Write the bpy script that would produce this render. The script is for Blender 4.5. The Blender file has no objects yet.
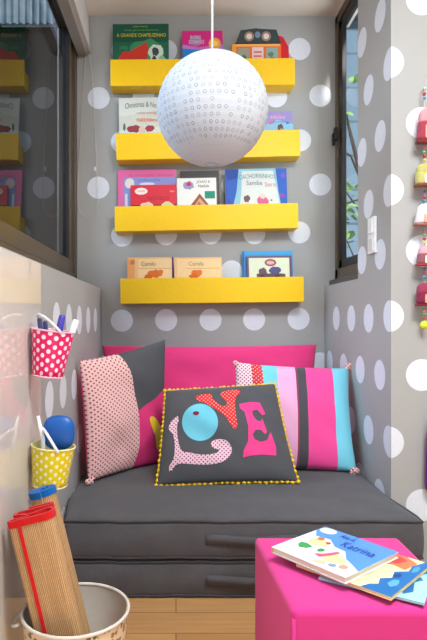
import bpy, bmesh, math, random
from mathutils import Vector, Matrix, Euler
random.seed(7)
PI = math.pi
SC = bpy.context.scene
COL = SC.collection
F = 557.0; CX = 176.0; CY = 320.0; H = 0.945          # focal length (px), optical centre, eye height
def P(px, py, Y):
    return Vector(((px-CX)*Y/F, Y, H-(py-CY)*Y/F))

# ------------------------------------------------------------------ materials
def lin(c):
    out = []
    for v in c:
        v /= 255.0
        out.append(v/12.92 if v <= 0.04045 else ((v+0.055)/1.055)**2.4)
    return tuple(out)+(1.0,)
MATS = {}
def base_mat(name):
    m = bpy.data.materials.new(name); m.use_nodes = True
    nt = m.node_tree; b = nt.nodes['Principled BSDF']
    return m, nt, b
def N(nt, kind, **kw):
    n = nt.nodes.new(kind)
    for k, v in kw.items(): setattr(n, k, v)
    return n
def M_(nt, op, a, b=None, c=None):
    n = nt.nodes.new('ShaderNodeMath'); n.operation = op
    for i, v in enumerate((a, b, c)):
        if v is None: continue
        if isinstance(v, (int, float)): n.inputs[i].default_value = v
        else: nt.links.new(v, n.inputs[i])
    return n.outputs[0]
def mixc(nt, fac, a, b):
    n = nt.nodes.new('ShaderNodeMix'); n.data_type = 'RGBA'
    for s, v in ((n.inputs[0], fac), (n.inputs[6], a), (n.inputs[7], b)):
        if isinstance(v, (int, float)): s.default_value = v
        elif isinstance(v, tuple): s.default_value = v
        else: nt.links.new(v, s)
    return n.outputs[2]
def coords(nt, kind='Object'):
    tc = nt.nodes.new('ShaderNodeTexCoord'); return tc.outputs[kind]
def sep(nt, v):
    s = nt.nodes.new('ShaderNodeSeparateXYZ'); nt.links.new(v, s.inputs[0]); return s.outputs
def noise(nt, vec, scale, detail=2, rough=.5):
    n = nt.nodes.new('ShaderNodeTexNoise'); n.inputs['Scale'].default_value = scale
    n.inputs['Detail'].default_value = detail; n.inputs['Roughness'].default_value = rough
    if vec is not None: nt.links.new(vec, n.inputs['Vector'])
    return n.outputs['Fac']
def bump(nt, b, h, strength=.2, dist=.002):
    n = nt.nodes.new('ShaderNodeBump'); n.inputs['Strength'].default_value = strength
    n.inputs['Distance'].default_value = dist
    nt.links.new(h, n.inputs['Height']); nt.links.new(n.outputs[0], b.inputs['Normal'])
def flat(c, rough=.55, spec=.3, metal=0, key=None):
    """plain paint / paper / plastic with a faint grain"""
    k = (tuple(c), rough, spec, metal)
    if k in MATS: return MATS[k]
    m, nt, b = base_mat('paint_%02x%02x%02x' % tuple(int(v) for v in c))
    co = coords(nt)
    n = noise(nt, co, 60, 3)
    a = lin(c); d = tuple(v*.93 for v in a[:3])+(1,)
    nt.links.new(mixc(nt, n, d, tuple(min(1, v*1.05) for v in a[:3])+(1,)), b.inputs['Base Color'])
    b.inputs['Roughness'].default_value = rough
    b.inputs['Specular IOR Level'].default_value = spec
    b.inputs['Metallic'].default_value = metal
    MATS[k] = m; return m
def fabric(name, c, scale=900, var=.1, strength=.35):
    if name in MATS: return MATS[name]
    m, nt, b = base_mat(name)
    co = coords(nt); a = lin(c)
    n1 = noise(nt, co, scale, 2); n2 = noise(nt, co, 14, 3)
    f = M_(nt, 'ADD', M_(nt, 'MULTIPLY', n1, .6), M_(nt, 'MULTIPLY', n2, .4))
    nt.links.new(mixc(nt, f, tuple(v*(1-var*2) for v in a[:3])+(1,), tuple(min(1, v*(1+var*2)) for v in a[:3])+(1,)), b.inputs['Base Color'])
    b.inputs['Roughness'].default_value = .95
    b.inputs['Specular IOR Level'].default_value = .1
    b.inputs['Sheen Weight'].default_value = .15
    bump(nt, b, n1, strength, .0015)
    MATS[name] = m; return m
def lattice(nt, u, v, du, dv, r, stagger=True):
    """mask of dots on a (staggered) lattice; dv = row pitch"""
    def one(ou, ov, pu, pv):
        fu = M_(nt, 'MULTIPLY', M_(nt, 'SUBTRACT', M_(nt, 'FRACT', M_(nt, 'ADD', M_(nt, 'DIVIDE', u, pu), ou)), .5), pu)
        fv = M_(nt, 'MULTIPLY', M_(nt, 'SUBTRACT', M_(nt, 'FRACT', M_(nt, 'ADD', M_(nt, 'DIVIDE', v, pv), ov)), .5), pv)
        d = M_(nt, 'SQRT', M_(nt, 'ADD', M_(nt, 'MULTIPLY', fu, fu), M_(nt, 'MULTIPLY', fv, fv)))
        return d
    if stagger:
        d = M_(nt, 'MINIMUM', one(0, 0, du, 2*dv), one(.5, .5, du, 2*dv))
    else: d = one(0, 0, du, dv)
    return M_(nt, 'LESS_THAN', d, r)
def uvs(nt):
    o = sep(nt, coords(nt, 'UV')); return o[0], o[1]
def dotted(name, c, dc, du, dv, r, rough=.9, spec=.15, metalish=False):
    if name in MATS: return MATS[name]
    m, nt, b = base_mat(name)
    u, v = uvs(nt)
    nt.links.new(mixc(nt, lattice(nt, u, v, du, dv, r), lin(c), lin(dc)), b.inputs['Base Color'])
    b.inputs['Roughness'].default_value = rough; b.inputs['Specular IOR Level'].default_value = spec
    MATS[name] = m; return m
def wall_mat(name, c):
    m, nt, b = base_mat(name); co = coords(nt)
    n = noise(nt, co, 3, 4); n2 = noise(nt, co, 220, 3); a = lin(c)
    nt.links.new(mixc(nt, n, tuple(v*.96 for v in a[:3])+(1,), tuple(v*1.04 for v in a[:3])+(1,)), b.inputs['Base Color'])
    b.inputs['Roughness'].default_value = .6; b.inputs['Specular IOR Level'].default_value = .3
    bump(nt, b, n2, .12, .001)
    return m
WALL = wall_mat('wall_paint_greige', (171,170,168))
DOT = flat((226,230,238), .5, .3)
CEIL = wall_mat('ceiling_paint', (232,218,202))
YEL = flat((250,198,4), .42, .35)
FRAME = flat((84,69,52), .35, .5)
FRAMED = flat((28,24,22), .4, .4)
WHITE = flat((240,240,240), .4, .4)
GREYFAB = fabric('charcoal_canvas', (86,84,87), 380, .24, .8)
def make_floor():
    m, nt, b = base_mat('oak_floorboards')
    co = coords(nt)
    mp = nt.nodes.new('ShaderNodeMapping'); nt.links.new(co, mp.inputs[0])
    br = nt.nodes.new('ShaderNodeTexBrick'); nt.links.new(mp.outputs[0], br.inputs['Vector'])
    br.inputs['Scale'].default_value = 1; br.inputs['Brick Width'].default_value = 1.9; br.inputs['Row Height'].default_value = .12
    br.inputs['Mortar Size'].default_value = .0016; br.inputs['Mortar Smooth'].default_value = .1
    br.inputs['Color1'].default_value = lin((200,154,102)); br.inputs['Color2'].default_value = lin((184,138,88))
    br.inputs['Mortar'].default_value = lin((110,72,40))
    mp2 = nt.nodes.new('ShaderNodeMapping'); nt.links.new(co, mp2.inputs[0]); mp2.inputs['Scale'].default_value = (2, 34, 2)
    g = noise(nt, mp2.outputs[0], 2.2, 5, .6)
    mx = nt.nodes.new('ShaderNodeMix'); mx.data_type = 'RGBA'; mx.blend_type = 'MULTIPLY'; mx.inputs[0].default_value = 1
    nt.links.new(br.outputs['Color'], mx.inputs[6])
    nt.links.new(mixc(nt, g, (.62,.55,.5,1), (1.15,1.15,1.15,1)), mx.inputs[7])
    nt.links.new(mx.outputs[2], b.inputs['Base Color'])
    b.inputs['Roughness'].default_value = .4
    return m
FLOOR = make_floor()

# ------------------------------------------------------------------ mesh helpers
def quad(bm, pts, mi=0):
    f = bm.faces.new([bm.verts.new(p) for p in pts]); f.material_index = mi; return f
def box(bm, a, b, mi=0, bev=0, seg=2, mat=None):
    a = Vector(a); b = Vector(b); c = (a+b)/2; s = b-a
    r = bmesh.ops.create_cube(bm, size=1, matrix=Matrix.Translation(c) @ Matrix.Diagonal((abs(s.x), abs(s.y), abs(s.z), 1)))
    vs = r['verts']; fs = set(f for v in vs for f in v.link_faces)
    for f in fs: f.material_index = mi
    if bev:
        es = set(e for v in vs for e in v.link_edges)
        rr = bmesh.ops.bevel(bm, geom=list(es), offset=bev, segments=seg, affect='EDGES', profile=.5)
        for f in rr['faces']: f.material_index = mi; f.smooth = True
        vs = [v for v in set(rr['verts']) | set(v for v in vs if v.is_valid)]
    if mat is not None: bmesh.ops.transform(bm, matrix=mat, verts=vs)
    return vs
def tube(bm, pts, r, mi=0, seg=8, closed=False, cap=True):
    pts = [Vector(p) for p in pts]; n = len(pts); rings = []
    prev = None
    for i, p in enumerate(pts):
        if closed: t = pts[(i+1) % n]-pts[i-1]
        else: t = pts[min(i+1, n-1)]-pts[max(i-1, 0)]
        t.normalize()
        if prev is None:
            a = Vector((0, 0, 1)) if abs(t.z) < .9 else Vector((1, 0, 0))
            u = t.cross(a).normalized()
        else:
            u = (prev - t*prev.dot(t)).normalized()
        prev = u; w = t.cross(u)
        rr = r[i] if isinstance(r, (list, tuple)) else r
        rings.append([bm.verts.new(p+(u*math.cos(2*PI*k/seg)+w*math.sin(2*PI*k/seg))*rr) for k in range(seg)])
    m = n if closed else n-1
    for i in range(m):
        A = rings[i]; B = rings[(i+1) % n]
        for k in range(seg):
            f = bm.faces.new((A[k], A[(k+1) % seg], B[(k+1) % seg], B[k])); f.material_index = mi; f.smooth = True
    if cap and not closed:
        for R_ in (rings[0][::-1], rings[-1]):
            f = bm.faces.new(R_); f.material_index = mi
def lathe(bm, prof, c=(0,0,0), seg=40, mi=0, uv=False, rx=1, ry=1, wob=None):
    c = Vector(c); uvl = bm.loops.layers.uv.verify() if uv else None
    rings = []
    for (r, z) in prof:
        rings.append([bm.verts.new(c+Vector((r*rx*math.cos(2*PI*k/seg), r*ry*math.sin(2*PI*k/seg), z))) for k in range(seg)])
    R0 = max(p[0] for p in prof); L = [0]
    for i in range(1, len(prof)): L.append(L[-1]+math.hypot(prof[i][0]-prof[i-1][0], prof[i][1]-prof[i-1][1]))
    for i in range(len(prof)-1):
        for k in range(seg):
            k2 = (k+1) % seg
            f = bm.faces.new((rings[i][k], rings[i][k2], rings[i+1][k2], rings[i+1][k])); f.smooth = True
            f.material_index = mi if not isinstance(mi, list) else mi[i]
            if uv:
                for lp, (kk, ii) in zip(f.loops, ((k, i), (k+1, i), (k+1, i+1), (k, i+1))):
                    lp[uvl].uv = (2*PI*R0*kk/seg, L[ii])
    return rings
def sphere(bm, c, r, mi=0, sub=2, sc=(1,1,1), rot=None):
    mt = Matrix.Translation(Vector(c)) @ (rot or Matrix()) @ Matrix.Diagonal((r*sc[0], r*sc[1], r*sc[2], 1))
    rr = bmesh.ops.create_icosphere(bm, subdivisions=sub, radius=1, matrix=mt)
    for f in set(f for v in rr['verts'] for f in v.link_faces): f.material_index = mi; f.smooth = True
    return rr['verts']
def cyl(bm, a, b, r1, r2=None, mi=0, seg=16):
    tube(bm, [a, b], [r1, r2 if r2 is not None else r1], mi, seg)
def wpos(o):
    v = Vector((0,0,0))
    while o: v += o.location; o = o.parent
    return v
def obj(name, bm, mats, parent=None, local=False, org=None):
    bmesh.ops.recalc_face_normals(bm, faces=bm.faces[:])
    me = bpy.data.meshes.new(name)
    if not isinstance(mats, (list, tuple)): mats = [mats]
    for m in mats: me.materials.append(m)
    o = bpy.data.objects.new(name, me)
    off = Vector((0,0,0))
    if not local:
        if parent: off = wpos(parent)
        else:
            if org is None:
                xs = [v.co for v in bm.verts]
                org = Vector(((min(v.x for v in xs)+max(v.x for v in xs))/2, (min(v.y for v in xs)+max(v.y for v in xs))/2, min(v.z for v in xs)))
            off = Vector(org); o.location = off
        bmesh.ops.translate(bm, verts=bm.verts[:], vec=-off)
    bm.to_mesh(me); bm.free()
    COL.objects.link(o)
    if parent: o.parent = parent
    return o
class KBM:   # marker to keep normals
    pass
def thing(name, label, cat, loc=(0,0,0), rot=(0,0,0), group=None):
    o = bpy.data.objects.new(name, None); COL.objects.link(o)
    o.location = loc; o.rotation_euler = rot; o.empty_display_size = .05
    o['label'] = label; o['category'] = cat
    if group: o['group'] = group
    return o
def tag(o, label, cat, group=None):
    o['label'] = label; o['category'] = cat
    if group: o['group'] = group
    return o
def struct(name, bm, mats):
    o = obj(name, bm, mats, org=(0,0,0)); o['kind'] = 'structure'; return o
def nb(): return bmesh.new()

# ------------------------------------------------------------------ setting
XL, XR = -0.412, 0.825          # faces of the low side walls
YB, YC = 3.10, 2.137            # back wall, plane of the wall right of the niche
YP = 2.525                      # far edge of the right pier
XWL, XWR = -0.60, 0.93          # window planes
ZC = 2.637
ZPL, ZPR = 1.118, 1.132         # parapet tops
X_END = 2.3; Y_END = -1.9
def disc(bm, cu, cv, r, place, lim=None, seg=40, mi=1, th=.0008):
    """a wall sticker: a disc in the wall's plane, cut at the limits (u0,u1,v0,v1)"""
    pts = []
    for k in range(seg):
        u = cu+r*math.cos(2*PI*k/seg); v = cv+r*math.sin(2*PI*k/seg)
        if lim: u = min(max(u, lim[0]), lim[1]); v = min(max(v, lim[2]), lim[3])
        if not pts or (abs(u-pts[-1][0])+abs(v-pts[-1][1])) > 1e-5: pts.append((u, v))
    if len(pts) < 3: return
    f = bm.faces.new([bm.verts.new(place(u, v)) for u, v in pts]); f.material_index = mi
R = .0615
# back wall
bm = nb()
box(bm, (-.66, YB, -.05), (.93, YB+.04, ZC))
S = F/YB
rows = [(320,[122,166,210.5,254.5,299]), (272,[143,187,232]), (234,[122,166,210,254,299.5]),
        (186,[98.5,143,187.5,232,276,320]), (141,[122,166,210,254,300]), (97,[98.5,143,187.5,232,276.5,320]),
        (50,[122,166,210,254,299.5]), (365,[100,144,188,232,276,320]), (408,[122,166,210,254,299])]
for y, xs in rows:
    for x in xs:
        p = P(x+random.uniform(-.5,.5), y+random.uniform(-.6,.6)-(x-210)*.012, YB)
        disc(bm, p.x, p.z, R, lambda u, v: (u, YB-.0008, v), (-.62, .825 if p.z < 1.13 else .93, 0, ZC))
struct('wall_back', bm, [WALL, DOT])
# left low wall
bm = nb()
box(bm, (-.66, Y_END, -.05), (XL, YB, ZPL), 0)
for (Y, row) in [(2.84,'A'),(2.61,'A'),(2.37,'A'),(2.14,'A'),(1.92,'A'),(2.95,'B'),(2.72,'B'),(2.49,'B'),(2.25,'B'),(2.03,'B'),(1.81,'B'),(2.6,'C'),(2.37,'C'),(2.14,'C'),(1.92,'C'),(2.25,'D'),(2.03,'D'),(1.81,'D')]:
    z = {'A':.945,'B':.685,'C':.44,'D':.2}[row]
    disc(bm, Y, z, R, lambda u, v: (XL+.0008, u, v))
struct('wall_left', bm, [WALL, DOT])
# glossy white writing panel on the left wall
m, nt, b = base_mat('white_lacquered_glass')
b.inputs['Base Color'].default_value = lin((214,206,198)); b.inputs['Roughness'].default_value = .025
b.inputs['IOR'].default_value = 1.5; b.inputs['Specular IOR Level'].default_value = .6
GLOSSW = m
bm = nb(); box(bm, (XL+.0005, Y_END+.3, .04), (XL+.006, 1.675, ZPL-.004), 0, .0012)
tag(obj('writing_panel', bm, GLOSSW), 'glossy white panel covering the near end of the left wall', 'wall panel')
# right low wall, pier, wall right of the niche
bm = nb()
prv = [(YC,-.05),(YB,-.05),(YB,ZPR),(YP,ZPR),(YP,ZC+.05),(YC,ZC+.05)]
AA = [bm.verts.new((XR,y,z)) for y,z in prv]; BB = [bm.verts.new((1.1,y,z)) for y,z in prv]
for i in range(6): bm.faces.new((AA[i],AA[(i+1)%6],BB[(i+1)%6],BB[i]))
for q_ in (AA, BB):
    f_ = bm.faces.new(q_); f_.normal_update(); bmesh.ops.triangulate(bm, faces=[f_])
B_Y = [2.255, 2.495, 2.74, 2.99]; A_Y = [2.385, 2.62, 2.865]
pl = lambda u, v: (XR-.0008, u, v)
for z, ys in [(.72,B_Y),(.24,B_Y),(.955,A_Y),(.475,A_Y)]:
    for Y in ys: disc(bm, Y, z+random.uniform(-.004,.004), R, pl, (YC, YB, 0, ZC))
for z in (1.21, 1.688, 2.175):
    for Y in (2.25, 2.47): disc(bm, Y, z, R, pl, (YC, YP, 0, ZC))
for z in (1.44, 1.93, 2.42): disc(bm, 2.385, z, R, pl, (YC, YP, 0, ZC))
for z in (.475, .96, 1.445, 1.935, 2.42):
    disc(bm, YC+.016, z, R, pl, (YC, YB, 0, ZC))
struct('wall_right', bm, [WALL, DOT])
bm = nb()
box(bm, (1.1, YC, -.05), (X_END, YC+.15, ZC+.05), 0)
pf = lambda u, v: (u, YC-.0009, v)
for z in (.475, .96, 1.445, 1.935, 2.42):
    disc(bm, XR-.012, z, R, pf, (XR, 9, 0, ZC))
for j in range(6):
    for z in [(.235,.734,1.21,1.70,2.175), (.475,.96,1.445,1.935,2.42)][j % 2]:
        disc(bm, XR+.118+.235*(j//2)+.1175*(j % 2), z, R, pf, (XR, X_END, 0, ZC))
struct('wall_front', bm, [WALL, DOT])
# floor and ceiling
bm = nb(); box(bm, (-.75, Y_END, -.08), (X_END, YB+.1, 0)); struct('floor', bm, FLOOR)
bm = nb(); box(bm, (-.68, Y_END, ZC), (X_END, YC+.15, ZC+.1)); box(bm, (-.68, YC+.15, ZC), (1.0, YB+.12, ZC+.1)); struct('ceiling', bm, CEIL)

# ---- left window (window_1): frame, sash, pane
def glass_mat(name, tint, refl_tint, rough=.0, ior=1.5):
    m, nt, b = base_mat(name); nt.nodes.remove(b)
    out = nt.nodes['Material Output']
    fr = nt.nodes.new('ShaderNodeFresnel'); geo = nt.nodes.new('ShaderNodeNewGeometry')   # a thin pane reflects the same from either side
    mi_ = nt.nodes.new('ShaderNodeMix'); mi_.data_type = 'FLOAT'; nt.links.new(geo.outputs['Backfacing'], mi_.inputs[0]); mi_.inputs[2].default_value = ior; mi_.inputs[3].default_value = 1/ior
    nt.links.new(mi_.outputs[0], fr.inputs['IOR'])
    gl = nt.nodes.new('ShaderNodeBsdfGlossy'); gl.inputs['Roughness'].default_value = rough; gl.inputs['Color'].default_value = refl_tint
    tr = nt.nodes.new('ShaderNodeBsdfTransparent'); tr.inputs['Color'].default_value = tint
    mx = nt.nodes.new('ShaderNodeMixShader')
    nt.links.new(fr.outputs[0], mx.inputs[0]); nt.links.new(tr.outputs[0], mx.inputs[1]); nt.links.new(gl.outputs[0], mx.inputs[2])
    nt.links.new(mx.outputs[0], out.inputs[0]); return m
GL1 = glass_mat('tinted_window_glass', (.30,.31,.32,1), (.55,.55,.56,1), .0)
GL2 = glass_mat('clear_window_glass', (.93,.95,.96,1), (1,1,1,1), .0, 1.2)
ZS = ZPL
fx0, fx1 = -.64, -.549
w1 = None
bm = nb()
box(bm, (fx0, Y_END+.2, ZS), (fx1, YB-.001, ZS+.075), 0, .003)          # sill rail
box(bm, (fx0, Y_END+.2, ZC-.07), (fx1, YB-.001, ZC), 0, .003)
box(bm, (fx0, YB-.055, ZS), (fx1, YB-.001, ZC), 0, .003)
box(bm, (fx0, .9, ZS), (fx1-.01, .96, ZC), 0, .003)
w1 = obj('window_1', bm, FRAME, org=(0,0,0)); w1['kind'] = 'structure'
bm = nb()
a0, a1 = 1.0, YB-.06
box(bm, (fx0+.012, a0, ZS+.078), (fx1-.012, a1, ZS+.148), 0, .004)
box(bm, (fx0+.012, a1-.075, ZS+.078), (fx1-.014, a1, ZC-.08), 0, .004)
box(bm, (fx0+.012, a0, ZS+.078), (fx1-.014, a0+.06, ZC-.08), 0, .004)
box(bm, (fx0+.012, a0, ZC-.14), (fx1-.014, a1, ZC-.08), 0, .004)
obj('window_sash', bm, FRAME, w1, local=True)
bm = nb()
box(bm, (fx0+.02, a1-.082, ZS+.148), (fx1-.022, a1-.075, ZC-.14), 0)
box(bm, (fx0+.02, a0+.06, ZS+.148), (fx1-.022, a1-.08, ZS+.153), 0)
obj('seal', bm, FRAMED, w1, local=True)
bm = nb(); quad(bm, [(-.584, a0+.06, ZS+.15), (-.584, a1-.078, ZS+.15), (-.584, a1-.078, ZC-.14), (-.584, a0+.06, ZC-.14)])
quad(bm, [(-.584, Y_END+.2, ZS+.075), (-.584, .9, ZS+.075), (-.584, .9, ZC-.07), (-.584, Y_END+.2, ZC-.07)])
obj('window_pane', bm, GL1, w1, local=True)

# ---- right window (window_2)
gx0, gx1 = .885, .928
bm = nb()
ZR0 = 1.195; ZR1 = ZC-.015
box(bm, (gx0, YP-.05, ZR0-.03), (gx1, YB-.001, ZR0+.03), 0, .003)
box(bm, (gx0, YP-.05, ZR1-.05), (gx1, YB-.001, ZR1), 0, .003)
box(bm, (gx0, YB-.05, ZR0-.03), (gx1, YB-.001, ZR1), 0, .003)
box(bm, (gx0, YP-.05, ZR0-.03), (gx1, YP, ZR1), 0, .003)
w2 = obj('window_2', bm, FRAME, org=(0,0,0)); w2['kind'] = 'structure'
bm = nb()
b0, b1 = YP+.0, YB-.052
box(bm, (gx0+.008, b0, ZR0+.032), (gx0+.034, b1, ZR0+.075), 0, .003)
box(bm, (gx0+.008, b1-.05, ZR0+.032), (gx0+.034, b1, ZR1-.053), 0, .003)
box(bm, (gx0+.008, b0, ZR1-.10), (gx0+.034, b1, ZR1-.053), 0, .003)
obj('window_sash', bm, FRAMED, w2, local=True)
bm = nb(); quad(bm, [(.904, YP, ZR0+.08), (.904, b1-.05, ZR0+.08), (.904, b1-.05, ZR1-.11), (.904, YP, ZR1-.11)])
obj('window_pane', bm, GL2, w2, local=True)
bm = nb(); box(bm, (.853, YP-.04, ZPR+.001), (1.0, YB-.001, ZR0-.03), 0, .004)
obj('window_sill', bm, flat((88,82,80), .5, .4), w2, local=True)
bm = nb()
box(bm, (.868, 3.045, 1.93), (.886, 3.075, 2.0), 0, .003); tube(bm, [(.872,3.06,1.965),(.862,3.055,1.965),(.860,3.05,1.93),(.862,3.045,1.90)], .007)
obj('window_handle', bm, FRAMED, w2, local=True)
# wall strip above the right parapet behind the sill (niche end) is the back wall itself

# ---- blind cassette on the left window + bead chain
bm = nb()
def prism(bm, prof, y0, y1, mi=0):
    A = [bm.verts.new((x, y0, z)) for x, z in prof]; B = [bm.verts.new((x, y1, z)) for x, z in prof]
    n = len(prof)
    for i in range(n):
        f = bm.faces.new((A[i], A[(i+1) % n], B[(i+1) % n], B[i])); f.material_index = mi
    bm.faces.new(A[::-1]).material_index = mi; bm.faces.new(B).material_index = mi
rb = thing('roller_blind', 'pale grey roller blind cassette along the top of the left window', 'blind', (-.5, 1.2, ZC-.21))
prism(bm, [(-.545, 2.43), (-.472, 2.425), (-.485, ZC-.002), (-.545, ZC-.002)], -1.5, YB-.012)
obj('cassette', bm, flat((196,188,184), .6), rb)
bm = nb(); box(bm, (-.543, -1.5, 2.405), (-.490, YB-.02, 2.43), 0, .004)
obj('bottom_rail', bm, flat((150,143,138), .5), rb)
bm = nb()
ch = []
xa, xb_, ya = -.545, -.432, YB-.025
for k in range(14): ch.append((-.478+(xb_+.478)*(k/13)**.6*1.0, ya, 2.41-(2.41-1.62)*k/13))
for k in range(1, 12):
    t = k/12*PI; ch.append(((xa+xb_)/2+ (xb_-xa)/2*math.cos(t), ya, 1.62-.105*math.sin(t)))
for k in range(14): ch.append((xa+(-.50-xa)*(k/13), ya, 1.62+(2.41-1.62)*k/13))
tube(bm, ch, .0016, 0, 6)
for i in range(len(ch)-1):
    a = Vector(ch[i]); c_ = Vector(ch[i+1]); nn = max(1, int((c_-a).length/.012))
    for q in range(nn): sphere(bm, a.lerp(c_, q/nn), .0027, 0, 1)
chn = obj('bead_chain', bm, flat((205,196,186), .5), rb)
bm = nb(); cyl(bm, (-.449, ya, 1.765), (-.447, ya, 1.79), .006, .005); obj('chain_connector', bm, WHITE, rb)

# ---- outdoors
OUT = flat((46,44,42), .9, .1)
bm = nb(); box(bm, (-3.2, -6, -1), (-3.0, 26, 6)); o = struct('sky_blocker', bm, OUT)  # added dark screen, keeps the bright world out of the left window
m, nt, b = base_mat('blue_corrugated_roof')
co = sep(nt, coords(nt)); w_ = M_(nt, 'SINE', M_(nt, 'MULTIPLY', co[0], 60))
nz = noise(nt, coords(nt), 3.5, 4)
f = M_(nt, 'ADD', M_(nt, 'MULTIPLY', w_, .35), nz)
nt.links.new(mixc(nt, f, lin((40,110,150)), lin((200,225,235))), b.inputs['Base Color']); b.inputs['Roughness'].default_value = .5
BLUEROOF = m
cb = thing('clad_building', 'dark building with blue ribbed cladding outside, seen through the top of the left window', 'building', (-2.2, 8.5, -2.5))
bm = nb(); box(bm, (-2.95, 8.0, -2.5), (-1.2, 9.0, 5.15)); obj('lower_wall', bm, OUT, cb)
bm = nb()
n = 90
for i in range(n):
    x0 = -2.95+i*.02; x1 = x0+.02; d0 = .03*math.sin(i*1.3); d1 = .03*math.sin((i+1)*1.3)
    quad(bm, [(x0, 7.9+d0, 5.15), (x1, 7.9+d1, 5.15), (x1, 7.9+d1, 8.5), (x0, 7.9+d0, 8.5)])
bmesh.ops.remove_doubles(bm, verts=bm.verts[:], dist=1e-4)
bmesh.ops.solidify(bm, geom=bm.faces[:], thickness=.02)
obj('ribbed_cladding', bm, BLUEROOF, cb)
m, nt, b = base_mat('pale_block_facade')
br = nt.nodes.new('ShaderNodeTexBrick'); mp = nt.nodes.new('ShaderNodeMapping'); mp.inputs['Rotation'].default_value = (PI/2, 0, 0)
nt.links.new(coords(nt), mp.inputs[0]); nt.links.new(mp.outputs[0], br.inputs['Vector'])
br.inputs['Scale'].default_value = 1; br.inputs['Brick Width'].default_value = 1.6; br.inputs['Row Height'].default_value = .55; br.inputs['Mortar Size'].default_value = .02
br.inputs['Color1'].default_value = lin((104,128,144)); br.inputs['Color2'].default_value = lin((94,118,136)); br.inputs['Mortar'].default_value = lin((70,92,108))
nt.links.new(br.outputs['Color'], b.inputs['Base Color']); b.inputs['Roughness'].default_value = .8
bm = nb(); box(bm, (1.6, 9.0, -3), (8, 9.3, 5.9)); box(bm, (1.4, 8.7, 5.9), (8.2, 9.6, 6.15), 1)
tag(obj('neighbouring_building', bm, [m, flat((90,92,98), .8)]), 'pale blue-grey building outside seen through the right window', 'building')
tr = thing('garden_tree', 'small leafy tree outside the right window', 'tree', (2.0, 5.3, -2.5))
bm = nb()
trunk = [(2.0,5.3,-2.5), (1.95,5.3,-.5), (1.85,5.25,.8), (1.75,5.2,1.5), (1.6,5.2,2.1), (1.5,5.2,2.6)]
tube(bm, trunk, [.05,.045,.035,.025,.014,.006], 0, 8)
brs = [[(1.85,5.25,.8),(1.7,5.15,1.25),(1.5,5.1,1.5)], [(1.8,5.2,1.2),(1.95,5.2,1.6),(2.0,5.1,2.0)], [(1.75,5.2,1.5),(1.6,5.1,1.75),(1.42,5.1,1.85)],
       [(1.75,5.2,1.45),(1.68,5.1,1.35),(1.52,5.1,1.3)], [(1.9,5.3,.4),(1.7,5.2,.75),(1.55,5.1,1.0)]]
for q in brs: tube(bm, q, [.016,.010,.004], 0, 6)
bmesh.ops.translate(bm, verts=[v for v in bm.verts if v.co.z > -2.4], vec=(0,0,.7))
obj('trunk', bm, flat((72,58,50), .9), tr)
bm = nb()
tips = [(1.5,5.1,1.5),(1.55,5.1,1.38),(1.42,5.1,1.85),(1.5,5.2,2.6),(1.5,5.1,2.15),(1.6,5.1,1.15),(1.52,5.1,1.3),(1.55,5.1,1.0),(2.0,5.1,2.0),(1.6,5.15,2.45)]
for c_ in tips:
    for q in range(9):
        ctr = Vector(c_)+Vector((0,0,.7))+Vector((random.gauss(0,.07), random.gauss(0,.07), random.gauss(0,.07)))
        rot = Euler((random.uniform(0,6.28), random.uniform(-.9,.9), random.uniform(0,6.28))).to_matrix()
        L_ = random.uniform(.07,.12); w = L_*.28
        pts = [(-L_/2,0,0),(-L_*.2,w,.008),(L_*.2,w*.8,.008),(L_/2,0,0),(L_*.2,-w*.8,.008),(-L_*.2,-w,.008)]
        quad(bm, [ctr+rot@Vector(p) for p in pts])
obj('foliage', bm, flat((122,160,84), .6, .3), tr)
bm = nb(); box(bm, (-30,-30,-2.6), (30,60,-2.5)); struct('ground', bm, flat((120,124,118), .9, .1))

# ------------------------------------------------------------------ light switch on the pier
lp = thing('wall_switch_plate', 'tall white switch plate on the narrow wall beside the right window', 'switch', (XR-.001, 2.318, 1.29))
bm = nb(); box(bm, (XR-.013, 2.283, 1.222), (XR-.001, 2.363, 1.372), 0, .003); obj('plate', bm, WHITE, lp)
bm = nb(); box(bm, (XR-.018, 2.30, 1.305), (XR-.012, 2.346, 1.36), 0, .002); obj('rocker', bm, WHITE, lp)
bm = nb(); box(bm, (XR-.016, 2.30, 1.235), (XR-.012, 2.346, 1.285), 0, .002); obj('socket', bm, flat((225,222,215), .4), lp)

# ------------------------------------------------------------------ shelves
GRP_S = 'yellow picture ledges on the back wall'
def shelf(xl, ytl, xr, ytr, ybl, label):
    """front corners in px at Yf"""
    Yf = 2.99
    A = P(xl, ytl, Yf); B = P(xr, ytr, Yf); C_ = P(xl, ybl, Yf)
    L_ = (B-A).length; h = A.z-C_.z; ang = math.atan2(A.z-B.z, B.x-A.x)
    mid = (A+B)/2; base = Vector((mid.x, Yf, mid.z-h))
    t = thing('wall_shelf', label, 'shelf', base, (0, ang, 0), GRP_S)
    bm = nb(); box(bm, (-L_/2, 0, 0), (L_/2, .018, h), 0, .0015); obj('front_panel', bm, YEL, t, local=True)
    bm = nb(); box(bm, (-L_/2+.0005, .0185, 0), (L_/2-.0005, YB-Yf-.001, .016), 0, .001); obj('bottom_panel', bm, YEL, t, local=True)
    bm = nb(); box(bm, (-L_/2+.0005, .0185, h-.065), (L_/2-.0005, YB-Yf-.001, h-.05), 0, .001); obj('tray', bm, YEL, t, local=True)
    for s in (-1, 1):
        bm = nb(); x0 = s*L_/2; box(bm, (min(x0-s*.0005, x0-s*.018), .0185, .0165), (max(x0-s*.0005, x0-s*.018), YB-Yf-.001, h-.066), 0, .001); obj('end_panel', bm, YEL, t, local=True)
    def top(px):      # z of the tray at this px
        f = (px-xl)/(xr-xl); return A.z+(B.z-A.z)*f-.05
    return t, top, ang
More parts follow.
